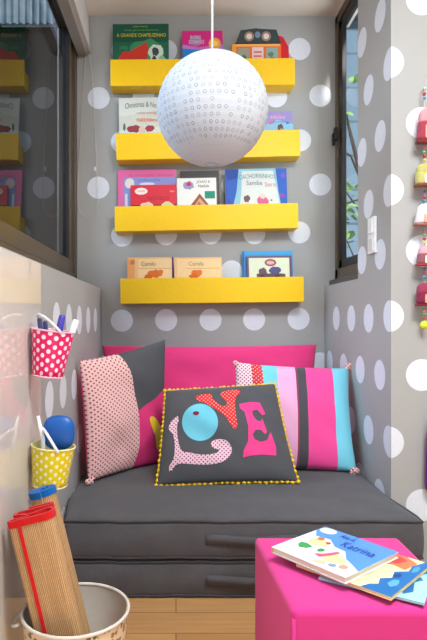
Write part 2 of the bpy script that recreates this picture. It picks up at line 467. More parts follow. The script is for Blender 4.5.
SH = [shelf(110.5,59.5,295,58,86,'topmost yellow wall shelf under the ceiling'),
      shelf(116.5,133.6,300.5,129.5,160,'second yellow wall shelf from the top, crossed by the paper lantern'),
      shelf(115,206.5,298.5,203,231.5,'third yellow wall shelf from the top, holding the pink and blue picture books'),
      shelf(120.5,278.6,304,276.6,303.8,'lowest yellow wall shelf above the cushions')]

# ------------------------------------------------------------------ books
FONTCACHE = {}
def text_polys(s):
    if s in FONTCACHE: return FONTCACHE[s]
    cu = bpy.data.curves.new('t', 'FONT'); cu.body = s; cu.resolution_u = 2
    o = bpy.data.objects.new('t', cu); COL.objects.link(o)
    dg = bpy.context.evaluated_depsgraph_get(); dg.update()
    me = bpy.data.meshes.new_from_object(o.evaluated_get(dg))
    vs = [v.co.copy() for v in me.vertices]; fs = [list(p.vertices) for p in me.polygons]
    bpy.data.objects.remove(o); bpy.data.curves.remove(cu); bpy.data.meshes.remove(me)
    FONTCACHE[s] = (vs, fs); return FONTCACHE[s]
def art_mesh(items, w, h, y0, texts_only):
    """front face drawing; 0..1 coords -> x in [-w/2,w/2], z in [0,h]"""
    bm = nb(); mats = []; cols = {}
    def mi(c):
        c = tuple(c)
        if c not in cols: cols[c] = len(mats); mats.append(flat(c, .5, .3))
        return cols[c]
    k = 0
    for it in items:
        k += 1; y = y0-.0001*k
        T = lambda u, v: Vector(((u-.5)*w, y, v*h))
        if it[0] == 'text':
            if not texts_only: continue
            _, s, u0, v0, u1, v1, c = it[:7]; arc = it[7] if len(it) > 7 else 0
            vs, fs = text_polys(s)
            ax = min(v.x for v in vs); bx = max(v.x for v in vs); ay = min(v.y for v in vs); by = max(v.y for v in vs)
            nv = []
            for v in vs:
                f = (v.x-ax)/(bx-ax); g = (v.y-ay)/(by-ay)
                nv.append(bm.verts.new(T(u0+(u1-u0)*f, v0+(v1-v0)*g+arc*math.sin(PI*f))))
            for f in fs:
                try: ff = bm.faces.new([nv[i] for i in f]); ff.material_index = mi(c)
                except ValueError: pass
            continue
        if texts_only: continue
        if it[0] == 'rect':
            _, u0, v0, u1, v1, c = it; pts = [(u0,v0),(u1,v0),(u1,v1),(u0,v1)]
        elif it[0] == 'ell':
            _, cu, cv, ru, rv, c = it; pts = [(cu+ru*math.cos(2*PI*q/22), cv+rv*math.sin(2*PI*q/22)) for q in range(22)]
        elif it[0] == 'poly':
            _, pts, c = it
        elif it[0] == 'blob':
            _, cu, cv, ru, rv, c, sd = it; rr = random.Random(sd)
            pts = [(cu+ru*rr.uniform(.7,1.1)*math.cos(2*PI*q/14), cv+rv*rr.uniform(.7,1.1)*math.sin(2*PI*q/14)) for q in range(14)]
        f = bm.faces.new([bm.verts.new(T(min(max(u,0),1), min(max(v,0),1))) for u, v in pts]); f.material_index = mi(c)
    if not bm.verts: bm.free(); return None, None
    bm.normal_update()
    bmesh.ops.triangulate(bm, faces=bm.faces[:])
    for f in bm.faces:
        f.normal_update()
        if f.normal.y > 0: f.normal_flip()
    return bm, mats
def obj_keep(name, bm, mats, parent):
    me = bpy.data.meshes.new(name)
    for m in mats: me.materials.append(m)
    bm.to_mesh(me); bm.free()
    o = bpy.data.objects.new(name, me); COL.objects.link(o); o.parent = parent; return o
PAGES = flat((232,222,200), .8, .1)
def book(label, w, h, t, cover, items, loc, rot, group=None, name='picture_book', cat='book', pages=PAGES, spine=None):
    """stands upright: x width, z height, front at -y; spine on the left"""
    e = thing(name, label, cat, loc, rot, group)
    cm = flat(cover, .4, .4); c = .0022
    bm = nb()
    box(bm, (-w/2, -t/2, 0), (w/2, -t/2+c, h), 0, .0005, 1)
    box(bm, (-w/2, t/2-c, 0), (w/2, t/2, h), 0, .0005, 1)
    box(bm, (-w/2, -t/2+c*.9, 0), (-w/2+c, t/2-c*.9, h), 1, 0)
    obj('cover', bm, [cm, flat(spine or cover, .4, .4)], e, local=True)
    bm = nb(); box(bm, (-w/2+c*1.1, -t/2+c*1.02, .003), (w/2-.003, t/2-c*1.02, h-.003)); obj('pages', bm, pages, e, local=True)
    bm, mats = art_mesh(items, w, h, -t/2, False)
    if bm: obj_keep('cover_picture', bm, mats, e)
    for it in items:
        if it[0] == 'text':
            bm, mats = art_mesh([it], w, h, -t/2-.0001*len(items), True); obj_keep('title', bm, mats, e)
    return e
GB = 'picture books on the yellow shelves'
def shelf_book(si, x0, x1, ytop, label, t, cover, items, lean=4, Y=3.035, tilt=0, dz=.001, **kw):
    """x0,x1,ytop px of the visible cover at depth Y"""
    sh, top, ang = SH[si]
    a = P(x0, ytop, Y); b = P(x1, ytop, Y)
    z0 = top((x0+x1)/2)+dz
    h = (a.z-z0)/math.cos(math.radians(lean)); w = b.x-a.x
    yb = Y-.0; 
    rot = Euler((0,0,0)); R_ = Matrix.Rotation(ang+math.radians(tilt), 4, 'Y') @ Matrix.Rotation(-math.radians(lean), 4, 'X')
    z0 += t/2*math.sin(math.radians(lean)) + w/2*abs(math.sin(math.radians(tilt)))
    return book(label, w, h, t, cover, items, ((a.x+b.x)/2, yb, z0), R_.to_euler(), GB, **kw)
G = (30,100,70)
shelf_book(0, 113, 169, 23.3, 'green picture book with a big red shape on the top shelf', .012, (22,96,72),
    [('rect',.0,.62,1,1,(18,84,62)), ('blob',.62,.45,.33,.25,(60,140,96),3), ('poly',[(.12,.0),(.1,.28),(.18,.42),(.3,.42),(.5,.55),(.6,.62),(.64,.45),(.6,.2),(.55,0)],(205,52,38)),
     ('blob',.76,.38,.15,.2,(205,222,205),5), ('blob',.76,.42,.08,.1,(70,70,74),8), ('blob',.74,.2,.05,.16,(60,56,60),9), ('blob',.2,.5,.09,.05,(40,130,80),2), ('blob',.88,.2,.09,.14,(150,190,150),12),
     ('text','LOBO MAU E',.36,.93,.62,.955,(200,210,60)), ('text','Uma grande historia',.2,.845,.82,.885,(120,190,90)), ('text','A GRANDE CHAPEUZINHO',.07,.725,.95,.80,(222,206,60))], 3)
shelf_book(0, 182.5, 223, 30.5, 'pink and blue picture book behind the lantern cord on the top shelf', .016, (214,28,128),
    [('rect',0,0,1,.56,(30,130,205)), ('poly',[(0,.56),(0,.66),(.4,.58),(1,.66),(1,.5),(.5,.52)],(190,120,200)), ('ell',.8,.68,.15,.14,(246,170,60)), ('ell',.8,.68,.08,.07,(250,215,90)),
     ('blob',.33,.75,.18,.14,(170,120,170),4), ('rect',.38,.25,.62,.52,(110,70,110)), ('blob',.5,.42,.09,.09,(205,150,130),7),
     ('text','BONS',.2,.79,.46,.88,(205,205,215)), ('text','SONHOS',.16,.67,.54,.77,(205,205,215))], 3, spine=(20,80,160))
# house-shaped book
def house_book():
    Y = 3.03; a = P(232, 30, Y); b = P(288.5, 30, Y); z0 = SH[0][1](260)+.001
    w = b.x-a.x; h = a.z-z0; t = .035
    e = thing('house_shaped_book', 'house-shaped board book with dark roof and red side on the top shelf', 'book', ((a.x+b.x)/2, Y, z0), (0, SH[0][2], 0), GB)
    def pr(bm, pts, y0, y1, mi=0):
        A = [bm.verts.new(((u-.5)*w, y0, v*h)) for u, v in pts]; B = [bm.verts.new(((u-.5)*w, y1, v*h)) for u, v in pts]; n = len(pts)
        for i in range(n): bm.faces.new((A[i], A[(i+1) % n], B[(i+1) % n], B[i])).material_index = mi
        bm.faces.new(A[::-1]).material_index = mi; bm.faces.new(B).material_index = mi
    bm = nb(); pr(bm, [(0,0),(.86,0),(.86,.62),(0,.62)], -t/2, t/2-.002); obj('house_body', bm, flat((226,110,50), .4), e, local=True)
    bm = nb(); pr(bm, [(.86,0),(1,0),(1,.55),(.9,.8),(.82,.84),(.86,.62)], -t/2+.006, t/2); obj('side_flap', bm, flat((205,24,36), .4), e, local=True)
    bm = nb(); pr(bm, [(.06,.64),(.86,.64),(.78,.96),(.5,.985),(.42,1),(.34,.985),(.15,.95)], -t/2-.002, t/2-.004); obj('roof', bm, flat((52,62,62), .5), e, local=True)
    its = [('rect',0,0,.07,.62,(236,160,40)), ('rect',.07,.56,.84,.62,(240,170,90)), ('rect',.1,.1,.3,.52,(150,150,130)), ('blob',.2,.25,.07,.12,(60,110,90),3), ('rect',.1,.08,.3,.18,(216,186,60)),
           ('rect',.35,.06,.55,.54,(226,200,190)), ('rect',.38,.3,.52,.34,(210,90,110)), ('rect',.38,.4,.52,.44,(210,90,110)), ('rect',.6,.1,.8,.52,(140,170,160)), ('blob',.7,.2,.08,.1,(190,90,70),6),
           ('blob',.68,.36,.06,.07,(90,130,110),1)]
    bm, mats = art_mesh(its, w, h, -t/2, False); obj_keep('window_pictures', bm, mats, e)
    its = [('ell',.3,.8,.085,.12,(150,120,110)), ('ell',.3,.8,.05,.07,(220,205,190)), ('ell',.45,.84,.05,.08,(110,135,160)), ('ell',.6,.8,.085,.12,(150,120,110)), ('ell',.6,.8,.05,.07,(220,205,190))]
    bm, mats = art_mesh(its, w, h, -t/2-.002, False); obj_keep('roof_ornaments', bm, mats, e)
house_book()
# second shelf
shelf_book(1, 119.5, 172, 97, 'white picture book with curved title on the second shelf beside the lantern', .01, (214,216,206),
    [('poly',[(0,.3),(.5,.4),(1,.3),(1,.75),(0,.6)],(206,206,190)), ('blob',.3,.33,.16,.09,(150,60,70),3), ('blob',.58,.33,.1,.08,(165,60,66),5), ('blob',.44,.3,.07,.12,(214,190,176),9), ('blob',.1,.38,.03,.09,(90,110,110),4),
     ('blob',.5,.52,.2,.04,(220,170,150),6), ('text','Christmas & Noel',.12,.76,.78,.88,(90,110,108),.04), ('text','conta comigo',.34,.63,.74,.7,(206,130,110)), ('text','Feliz Natal',.34,.48,.74,.56,(210,120,100))], 3)
shelf_book(1, 262, 293.5, 111, 'lilac and blue picture book at the right end of the second shelf', .012, (150,140,190),
    [('poly',[(0,0),(1,0),(1,.55),(.5,.72),(0,.5)],(140,190,215)), ('blob',.5,.82,.34,.07,(190,140,190),4), ('blob',.3,.62,.12,.05,(206,110,140),9), ('blob',.6,.45,.1,.14,(104,74,70),3), ('blob',.62,.36,.06,.08,(200,150,140),2),
     ('blob',.82,.6,.06,.05,(60,130,200),6), ('text','Minha',.3,.74,.75,.83,(215,180,220)), ('text','Amiga',.35,.6,.8,.68,(60,110,180))], 3)
# third shelf
shelf_book(2, 118.5, 177, 169.5, 'large pink and lilac picture book behind the red one on the third shelf', .01, (226,100,160),
    [('rect',.1,0,1,.84,(140,150,205)), ('ell',.2,.72,.08,.11,(226,216,205)), ('ell',.5,.7,.13,.03,(214,220,235)), ('rect',.12,0,.16,.5,(216,216,230)), ('blob',.9,.2,.06,.2,(90,90,140),5),
     ('text','As mais belas historias',.18,.86,.95,.92,(206,80,140)), ('text','infantis',.34,.76,.72,.81,(96,100,160))], 3, Y=3.06)
shelf_book(2, 131, 177, 184.5, 'red picture book with round badge, front of the third shelf', .01, (214,30,52),
    [('rect',.0,.0,1,.36,(60,34,40)), ('ell',.23,.8,.14,.11,(236,226,214)), ('text','conto',.15,.77,.31,.83,(190,60,60)), ('blob',.36,.32,.16,.14,(226,196,160),3), ('blob',.8,.3,.15,.16,(214,206,140),6), ('blob',.9,.78,.07,.03,(240,120,120),8),
     ('text','TRES PORCOS',.36,.5,.84,.62,(150,20,40)), ('rect',.2,.0,.3,.24,(230,220,200))], 5, Y=3.032)
shelf_book(2, 181, 220, 170.5, 'black picture book standing behind the white one on the third shelf', .012, (40,34,32),
    [('rect',.9,.1,.96,.75,(120,90,76)), ('rect',.04,.94,.9,.965,(60,54,52))], 3, Y=3.06)
shelf_book(2, 177.5, 217, 177.5, 'white picture book with gingerbread roof and green tag on the third shelf', .01, (232,228,220),
    [('poly',[(.2,.0),(.3,.22),(.57,.58),(.62,.52),(.85,.2),(.95,0)],(150,84,60)), ('poly',[(.3,.0),(.4,.2),(.57,.46),(.72,.28),(.84,.0)],(206,160,120)), ('blob',.55,.3,.05,.06,(180,100,80),4), ('blob',.38,.12,.05,.05,(230,200,170),4),
     ('rect',.7,.44,.96,.64,(16,138,110)), ('blob',.3,.8,.15,.13,(150,150,190),3), ('blob',.3,.84,.08,.06,(190,60,80),4), ('text','JOAO E',.5,.84,.84,.93,(50,50,60)), ('text','MARIA',.54,.74,.82,.81,(70,60,70))], 5, Y=3.032)
shelf_book(2, 226, 287.5, 168.5, 'blue and cream picture book at the right end of the third shelf', .012, (196,214,214),
    [('rect',0,0,1,1,(140,190,205)), ('poly',[(0,0),(.08,0),(.18,.5),(.22,1),(0,1)],(44,92,178)), ('poly',[(.92,0),(1,0),(1,1),(.82,1),(.86,.5)],(44,92,178)), ('poly',[(.2,0),(.9,0),(.84,.5),(.78,.95),(.27,.95),(.26,.5)],(214,218,208)),
     ('poly',[(.04,.75),(.2,.8),(.22,1),(0,1)],(30,70,150)), ('blob',.92,.4,.05,.06,(130,70,170),3), ('blob',.94,.85,.04,.06,(120,80,190),4), ('blob',.06,.25,.04,.1,(60,70,190),4), ('blob',.35,.34,.06,.09,(110,80,80),3), ('blob',.6,.28,.1,.14,(214,90,140),6), ('blob',.42,.28,.05,.06,(236,236,236),2),
     ('blob',.6,.4,.06,.07,(226,196,180),8), ('blob',.74,.3,.02,.02,(90,60,60),5),
     ('text','CACHORRINHOS',.22,.76,.82,.86,(110,140,160),.03), ('text','Samba',.34,.64,.6,.74,(120,110,140)), ('text','Sara',.64,.6,.82,.7,(220,110,150))], 3)
# lowest shelf
for (x0, x1, lab, txt, sd) in ((127.5, 173.5, 'left peach picture book with orange animal on the lowest shelf', 'Camilo', 3), (174.5, 222, 'right peach picture book with orange animal, next to its twin on the lowest shelf', 'Camila', 8)):
    its = [('rect',0,0,1,1,(240,190,128)), ('rect',.24 if sd==3 else .06,.0,.98,.95,(244,206,150)), ('text',txt,.3,.72,.62,.86,(140,130,110)), ('rect',.24,.62,.95,.64,(220,160,90)),
           ('blob',.6 if sd==3 else .45,.45,.17 if sd==3 else .13,.15,(222,112,34),sd), ('blob',.45 if sd==3 else .4,.36,.1,.1,(214,100,30),sd+1), ('blob',.72 if sd==3 else .53,.5,.06,.1,(226,120,40),sd+2)]
    if sd == 3: its += [('rect',.0,0,.16,.97,(236,160,96)), ('rect',.97,0,1,1,(84,44,110)), ('ell',.11,.84,.05,.08,(200,120,80))]
    shelf_book(3, x0, x1, 257.3, lab, .009, (240,190,128), its, 4, spine=(90,50,110) if sd == 8 else (236,150,80))
shelf_book(3, 242.5, 293, 251, 'bright blue book standing behind the cream one on the lowest shelf', .012, (40,140,200), [('rect',.0,.9,1,1,(70,160,214)), ('rect',0,0,.04,1,(30,110,170))], 3, Y=3.062)
shelf_book(3, 247, 292, 256, 'cream picture book with dark vehicle drawing at the right end of the lowest shelf', .012, (96,60,84),
    [('rect',.05,.0,.95,.94,(214,218,190)), ('ell',.53,.78,.13,.12,(150,60,66)), ('ell',.53,.78,.09,.07,(206,150,150)), ('blob',.36,.48,.1,.15,(96,70,90),3), ('blob',.62,.5,.15,.16,(76,70,120),5), ('rect',.22,.3,.8,.42,(84,62,66)),
     ('ell',.34,.3,.06,.08,(50,40,44)), ('ell',.68,.3,.06,.08,(50,40,44)), ('blob',.82,.34,.04,.08,(110,60,70),5), ('text','Trem',.46,.75,.6,.81,(240,230,220))], 5, Y=3.035)

# ------------------------------------------------------------------ paper lantern
lan_c = Vector((.1300, 2.0, 1.699)); LR = .198
m, nt, b = base_mat('white_paper_with_ring_prints')
o_ = sep(nt, coords(nt))
lon = M_(nt, 'MULTIPLY', M_(nt, 'ARCTAN2', o_[0], M_(nt, 'MULTIPLY', o_[1], -1)), LR)
lat = M_(nt, 'MULTIPLY', M_(nt, 'ARCSINE', M_(nt, 'DIVIDE', o_[2], LR)), LR)
row = M_(nt, 'FLOOR', M_(nt, 'DIVIDE', lat, .0235))
wn = nt.nodes.new('ShaderNodeTexWhiteNoise'); wn.noise_dimensions = '1D'; nt.links.new(row, wn.inputs['W'])
lon2 = M_(nt, 'ADD', lon, M_(nt, 'MULTIPLY', wn.outputs[0], .012))
pu = .0235; pv = .0235
fu = M_(nt, 'MULTIPLY', M_(nt, 'SUBTRACT', M_(nt, 'FRACT', M_(nt, 'DIVIDE', lon2, pu)), .5), pu)
fv = M_(nt, 'MULTIPLY', M_(nt, 'SUBTRACT', M_(nt, 'FRACT', M_(nt, 'DIVIDE', lat, pv)), .5), pv)
d = M_(nt, 'SQRT', M_(nt, 'ADD', M_(nt, 'MULTIPLY', fu, fu), M_(nt, 'MULTIPLY', fv, fv)))
ring = M_(nt, 'LESS_THAN', M_(nt, 'ABSOLUTE', M_(nt, 'SUBTRACT', d, .0052)), .0015)
cell = nt.nodes.new('ShaderNodeCombineXYZ'); nt.links.new(M_(nt, 'FLOOR', M_(nt, 'DIVIDE', lon2, pu)), cell.inputs[0]); nt.links.new(row, cell.inputs[1])
wc = nt.nodes.new('ShaderNodeTexWhiteNoise'); wc.noise_dimensions = '2D'; nt.links.new(cell.outputs[0], wc.inputs['Vector'])
nz = noise(nt, coords(nt), 9, 1)
vis = M_(nt, 'MULTIPLY', M_(nt, 'GREATER_THAN', wc.outputs[0], .25), M_(nt, 'MULTIPLY', M_(nt, 'ADD', .35, M_(nt, 'MULTIPLY', wc.outputs[0], .65)), M_(nt, 'GREATER_THAN', M_(nt, 'ADD', lat, M_(nt, 'MULTIPLY', nz, .16)), -.075)))
rib = M_(nt, 'LESS_THAN', M_(nt, 'ABSOLUTE', fv), .0006)
fac = M_(nt, 'MAXIMUM', M_(nt, 'MULTIPLY', M_(nt, 'MULTIPLY', ring, vis), .55), 0.0)
edge = M_(nt, 'GREATER_THAN', M_(nt, 'ABSOLUTE', fv), .0108)
fac = M_(nt, 'MAXIMUM', fac, M_(nt, 'MULTIPLY', edge, .12))
colr = mixc(nt, fac, lin((222,225,231)), lin((96,102,118)))
df = nt.nodes.new('ShaderNodeBsdfDiffuse'); nt.links.new(colr, df.inputs[0])
tl = nt.nodes.new('ShaderNodeBsdfTranslucent'); nt.links.new(colr, tl.inputs[0])
mx = nt.nodes.new('ShaderNodeMixShader'); mx.inputs[0].default_value = .35
nt.links.new(df.outputs[0], mx.inputs[1]); nt.links.new(tl.outputs[0], mx.inputs[2]); nt.links.new(mx.outputs[0], nt.nodes['Material Output'].inputs[0])
nt.nodes.remove(b)
PAPER = m
ln = thing('paper_lantern', 'round white paper lantern hanging on a cord in front of the shelves', 'lamp', lan_c)
prof = []
NS = 72
for i in range(NS+1):
    a = -PI/2+.12+(PI-.24-.1)*i/NS
    rr = LR*(1+.004*math.cos(i*2*PI/3))
    prof.append((rr*math.cos(a), rr*math.sin(a)))
bm = nb(); lathe(bm, prof, (0,0,0), 72); obj('lamp_shade', bm, PAPER, ln, local=True)
bm = nb()
tube(bm, [(.04*math.cos(2*PI*k/24), .04*math.sin(2*PI*k/24), LR*.965) for k in range(24)], .0018, 0, 6, True)
for a in (0, PI/2): tube(bm, [(.04*math.cos(a), .04*math.sin(a), LR*.965), (-.04*math.cos(a), -.04*math.sin(a), LR*.965)], .0015, 0, 6)
tube(bm, [(.028*math.cos(2*PI*k/24), .028*math.sin(2*PI*k/24), -LR*.985) for k in range(24)], .0015, 0, 6, True)
tube(bm, [(.028,0,-LR*.985),(.02,0,0),(.01,0,LR*.8)], .001, 0, 6)
obj('wire_frame', bm, flat((190,190,195), .3, .5, .8), ln, local=True)
bm = nb(); cyl(bm, (0,0,.13), (0,0,.205), .018, .014); obj('lamp_socket', bm, WHITE, ln, local=True)
bm = nb(); tube(bm, [(0,0,.2), (0,0,ZC-lan_c.z-.02)], .0042, 0, 10); obj('cord', bm, WHITE, ln, local=True)
bm = nb(); lathe(bm, [(.001,-.05),(.03,-.045),(.05,-.01),(.05,0),(.001,0)], (0,0,ZC-lan_c.z), 24); obj('ceiling_rose', bm, WHITE, ln, local=True)
bm = nb(); sphere(bm, (0,0,.09), .035, 0, 3, (1,1,1.2)); obj('bulb', bm, flat((250,248,240), .3), ln, local=True)

# ------------------------------------------------------------------ floor sofa (two stacked futon mattresses)
sofa = thing('floor_sofa', 'low charcoal fabric daybed of two stacked mattresses filling the niche', 'sofa', (.215, 2.5, 0))
def slab(z0, z1, puff, seed, inset=0.0):
    """a mattress: rounded block, widening a touch in front of the niche corner"""
    bm = nb(); nx, ny = 56, 46
    y0, y1 = 1.892+inset, YB-.012
    rnd = random.Random(seed)
    ph = [rnd.uniform(0, 6) for _ in range(6)]
    def xs(y):
        l = XL+.006; r = XR-.006
        t = min(1, max(0, (2.13-y)/.2))
        fr = .03*t
        return l+fr*1.0+inset, r+.018*t-inset
    def P3(u, v, w):      # w: 0 bottom 1 top; u,v in 0..1
        y = y0+(y1-y0)*v; l, r = xs(y); x = l+(r-l)*u
        return x, y
    def round_in(t, n):   # superellipse inset near an edge
        return t
    top = []
    for j in range(ny+1):
        rowv = []
        for i in range(nx+1):
            u = i/nx; v = j/ny
            x, y = P3(u, v, 1)
            e = min(u, 1-u, v*.9, (1-v))*1.1
            eh = 1-math.exp(-e*16)
            tuft = 0
            for (tu, tv) in ((.2,.33),(.5,.33),(.8,.33),(.35,.68),(.65,.68)):
                dd = math.hypot((u-tu)*1.2, (v-tv)*1.1); tuft -= .011*math.exp(-(dd/.055)**2)
            wr = .0022*math.sin(17*u+ph[0]+4*math.sin(6*v))+.0018*math.sin(23*v+ph[1]+5*u)
            z = z1-.001+puff*eh+(tuft+wr)*eh*(puff > .01)
            rowv.append(bm.verts.new((x, y, z)))
        top.append(rowv)
    for j in range(ny):
        for i in range(nx):
            f = bm.faces.new((top[j][i], top[j][i+1], top[j+1][i+1], top[j+1][i])); f.smooth = True
    # sides
    loop = [(i, 0) for i in range(nx)]+[(nx, j) for j in range(ny)]+[(i, ny) for i in range(nx, 0, -1)]+[(0, j) for j in range(ny, 0, -1)]
    prev = [top[j][i] for i, j in loop]; K = 8
    for k in range(1, K+1):
        w = k/K; cur = []
        for idx, (i, j) in enumerate(loop):
            u = i/nx; v = j/ny; x, y = P3(u, v, 0)
            bul = .010*math.sin(PI*w)+.002*math.sin(idx*.35+ph[2]+w*4)*math.sin(PI*w)
            dx = (-1 if i == 0 else 1 if i == nx else 0)*bul*.25; dy = (-1 if j == 0 else 0)*bul
            sag = .002*math.sin(idx*.21+ph[3])*(1-w)
            cur.append(bm.verts.new((x+dx, y+dy, z1+(z0-z1)*w+sag*0)))
        n = len(loop)
        for q in range(n):
            f = bm.faces.new((prev[q], cur[q], cur[(q+1) % n], prev[(q+1) % n])); f.smooth = True
        prev = cur
    bm.faces.new(prev)
    return bm, xs
def piping(z, r, dy=0, inset=0):
    bm = nb(); pts = []
    for q in range(41): 
        x = (XL+.036+inset)+(XR+.012-inset-(XL+.036+inset))*q/40
        pts.append((x, 1.890+dy+inset, z+.0012*math.sin(q*.6)+.0008*math.sin(q*1.7)))
    pts = [(XL+.007, 2.13, z), (XL+.024, 2.0, z)]+pts+[(XR+.0125, 1.94, z), (XR+.004, 2.03, z), (XR-.007, 2.125, z)]
    tube(bm, pts, r, 0, 8); return bm
bm, _ = slab(.134, .262, .026, 3); up = obj('upper_mattress', bm, GREYFAB, sofa)
bm, _ = slab(.002, .126, .004, 5, .004); lo = obj('lower_mattress', bm, GREYFAB, sofa)
PIPE = fabric('charcoal_piping', (70,66,68), 700, .1)
obj('piping', piping(.261, .0042), PIPE, up); obj('piping', piping(.138, .0042), PIPE, up)
obj('piping', piping(.122, .0038, 0, .003), PIPE, lo); obj('piping', piping(.008, .0038, 0, .003), PIPE, lo)
def handle(z, par):
    bm = nb(); n = 18
    x0, x1 = .1, .41
    for i in range(n):
        def q(i, dz):
            t = i/n; x = x0+(x1-x0)*t; out = .005*math.sin(PI*t)**.5+.001
            return (x, 1.880-out, z+dz-.005*math.sin(PI*t)+.002*math.sin(t*9))
        f = quad(bm, [q(i,-.016), q(i+1,-.016), q(i+1,.016), q(i,.016)]); f.smooth = True
    bmesh.ops.remove_doubles(bm, verts=bm.verts[:], dist=1e-5)
    bmesh.ops.solidify(bm, geom=bm.faces[:], thickness=.0015)
    obj('fabric_handle', bm, GREYFAB, par)
handle(.205, up); handle(.068, lo)

# ------------------------------------------------------------------ cushions
def inv_bil(q, px, py):
    """px,py -> u,v in quad q = BL,BR,TR,TL (px)"""
    u = v = .5
    for _ in range(25):
        x = (1-u)*(1-v)*q[0][0]+u*(1-v)*q[1][0]+u*v*q[2][0]+(1-u)*v*q[3][0]-px
        y = (1-u)*(1-v)*q[0][1]+u*(1-v)*q[1][1]+u*v*q[2][1]+(1-u)*v*q[3][1]-py
        xu = (1-v)*(q[1][0]-q[0][0])+v*(q[2][0]-q[3][0]); xv = (1-u)*(q[3][0]-q[0][0])+u*(q[2][0]-q[1][0])
        yu = (1-v)*(q[1][1]-q[0][1])+v*(q[2][1]-q[3][1]); yv = (1-u)*(q[3][1]-q[0][1])+u*(q[2][1]-q[1][1])
        det = xu*yv-xv*yu; u -= (x*yv-y*xv)/det; v -= (y*xu-x*yu)/det
    return u, v
class Cushion:
    def __init__(s, bl, br, tr, tl, T, pinch=.05, seed=1, N_=40, ex=.42, wr=.0055):
        s.c = [Vector(p) for p in (bl, br, tr, tl)]; s.T = T; s.pinch = pinch; s.N = N_; s.ex = ex; s.wr = wr
        s.n = (s.c[1]-s.c[0]+s.c[2]-s.c[3]).cross(s.c[3]-s.c[0]+s.c[2]-s.c[1]).normalized()
        if s.n.y > 0: s.n = -s.n
        rr = random.Random(seed); s.ph = [rr.uniform(0, 6) for _ in range(8)]
        s.W = ((s.c[1]-s.c[0]).length+(s.c[2]-s.c[3]).length)/2; s.Hh = ((s.c[3]-s.c[0]).length+(s.c[2]-s.c[1]).length)/2
    def S(s, u, v, side, off=0):
        a = 1-(2*u-1)**2; b = 1-(2*v-1)**2
        uu = .5+(u-.5)*(1-s.pinch*b); vv = .5+(v-.5)*(1-s.pinch*a)
        p = s.c[0]*(1-uu)*(1-vv)+s.c[1]*uu*(1-vv)+s.c[2]*uu*vv+s.c[3]*(1-uu)*vv
        f = max(0, a*b)**s.ex
        w = s.wr*(math.sin(9*u+s.ph[0]+3*math.sin(5*v+s.ph[1]))+.7*math.sin(13*v+s.ph[2]+4*u)+.5*math.sin(21*(u+v)+s.ph[3]))*min(1, f*1.3)
        return p+s.n*(side*(s.T/2*f)+w*f+off)
    def mesh(s, par, mats, name='cushion_cover'):
        bm = nb(); uvl = bm.loops.layers.uv.verify(); n = s.N; G_ = {}
        def t(i): 
            x = i/n; return .5-.5*math.cos(PI*x)*(.55)-(.5-x)*.45*1.0 if False else (x*.5+ (.5-.5*math.cos(PI*x))*.5)
        for side in (1, -1):
            for i in range(n+1):
                for j in range(n+1):
                    if side == -1 and (i in (0, n) or j in (0, n)): G_[(side,i,j)] = G_[(1,i,j)]; continue
                    G_[(side,i,j)] = bm.verts.new(s.S(t(i), t(j), side))
            for i in range(n):
                for j in range(n):
                    ids = [(i,j),(i+1,j),(i+1,j+1),(i,j+1)]
                    f = bm.faces.new([G_[(side,)+q] for q in ids]); f.smooth = True
                    f.material_index = 0 if side == 1 else min(1, len(mats)-1)
                    for lp, q in zip(f.loops, ids): lp[uvl].uv = (t(q[0])*s.W, t(q[1])*s.Hh)
        return obj(name, bm, mats, par)
    def patch(s, par, name, pts, mat, off=.0025, label=None, holes=()):
        """pts in (u,v); drape polygon over the front"""
        bm = nb(); uvl = bm.loops.layers.uv.verify()
        bm.faces.new([bm.verts.new((u, v, 0)) for u, v in pts])
        bm.normal_update()
        bmesh.ops.triangulate(bm, faces=bm.faces[:])
        for k in range(1, 36):
            for no, co in (((1,0,0), (k/36,0,0)), ((0,1,0), (0,k/36,0))):
                bmesh.ops.bisect_plane(bm, geom=bm.verts[:]+bm.edges[:]+bm.faces[:], plane_co=co, plane_no=no)
        for f in bm.faces:
            f.smooth = True
            for lp in f.loops: lp[uvl].uv = (lp.vert.co.x*s.W, lp.vert.co.y*s.Hh)
        for v in bm.verts: v.co = s.S(v.co.x, v.co.y, 1, off)
        o = obj(name, bm, mat, par)
        if label: o['label'] = label
        return o
    def proj(s, u, v):
        p = s.S(min(max(u,0),1), min(max(v,0),1), 1); return CX+F*p.x/p.y, CY-F*(p.z-H)/p.y
    def px(s, q, pts):
        out = []
        for p in pts:
            u, v = inv_bil(q, *p)
            for _ in range(30):
                u = min(max(u, .02), .98); v = min(max(v, .02), .98); e = .004
                a = s.proj(u, v); b = s.proj(u+e, v); c = s.proj(u, v+e)
                j = ((b[0]-a[0])/e, (c[0]-a[0])/e, (b[1]-a[1])/e, (c[1]-a[1])/e); dx = p[0]-a[0]; dy = p[1]-a[1]
                det = j[0]*j[3]-j[1]*j[2]
                if abs(det) < 1e-6: break
                u += .6*(dx*j[3]-dy*j[1])/det; v += .6*(dy*j[0]-dx*j[2])/det
            out.append((min(max(u, .02), .98), min(max(v, .02), .98)))
        return out
def smooth_poly(pts, k=3):
    n = len(pts); out = []
    for i in range(n):
        p0, p1, p2, p3 = (Vector(pts[(i+d) % n]+(0,)) for d in (-1, 0, 1, 2))
        for q in range(k):
            t = q/k
            v = .5*((2*p1)+(p2-p0)*t+(2*p0-5*p1+4*p2-p3)*t*t+(3*p1-p0-3*p2+p3)*t**3)
            out.append((v.x, v.y))
    return out
PINKF = fabric('magenta_cotton', (228,62,124), 800, .05)
GREYC = fabric('slate_cotton', (84,84,88), 900, .06)

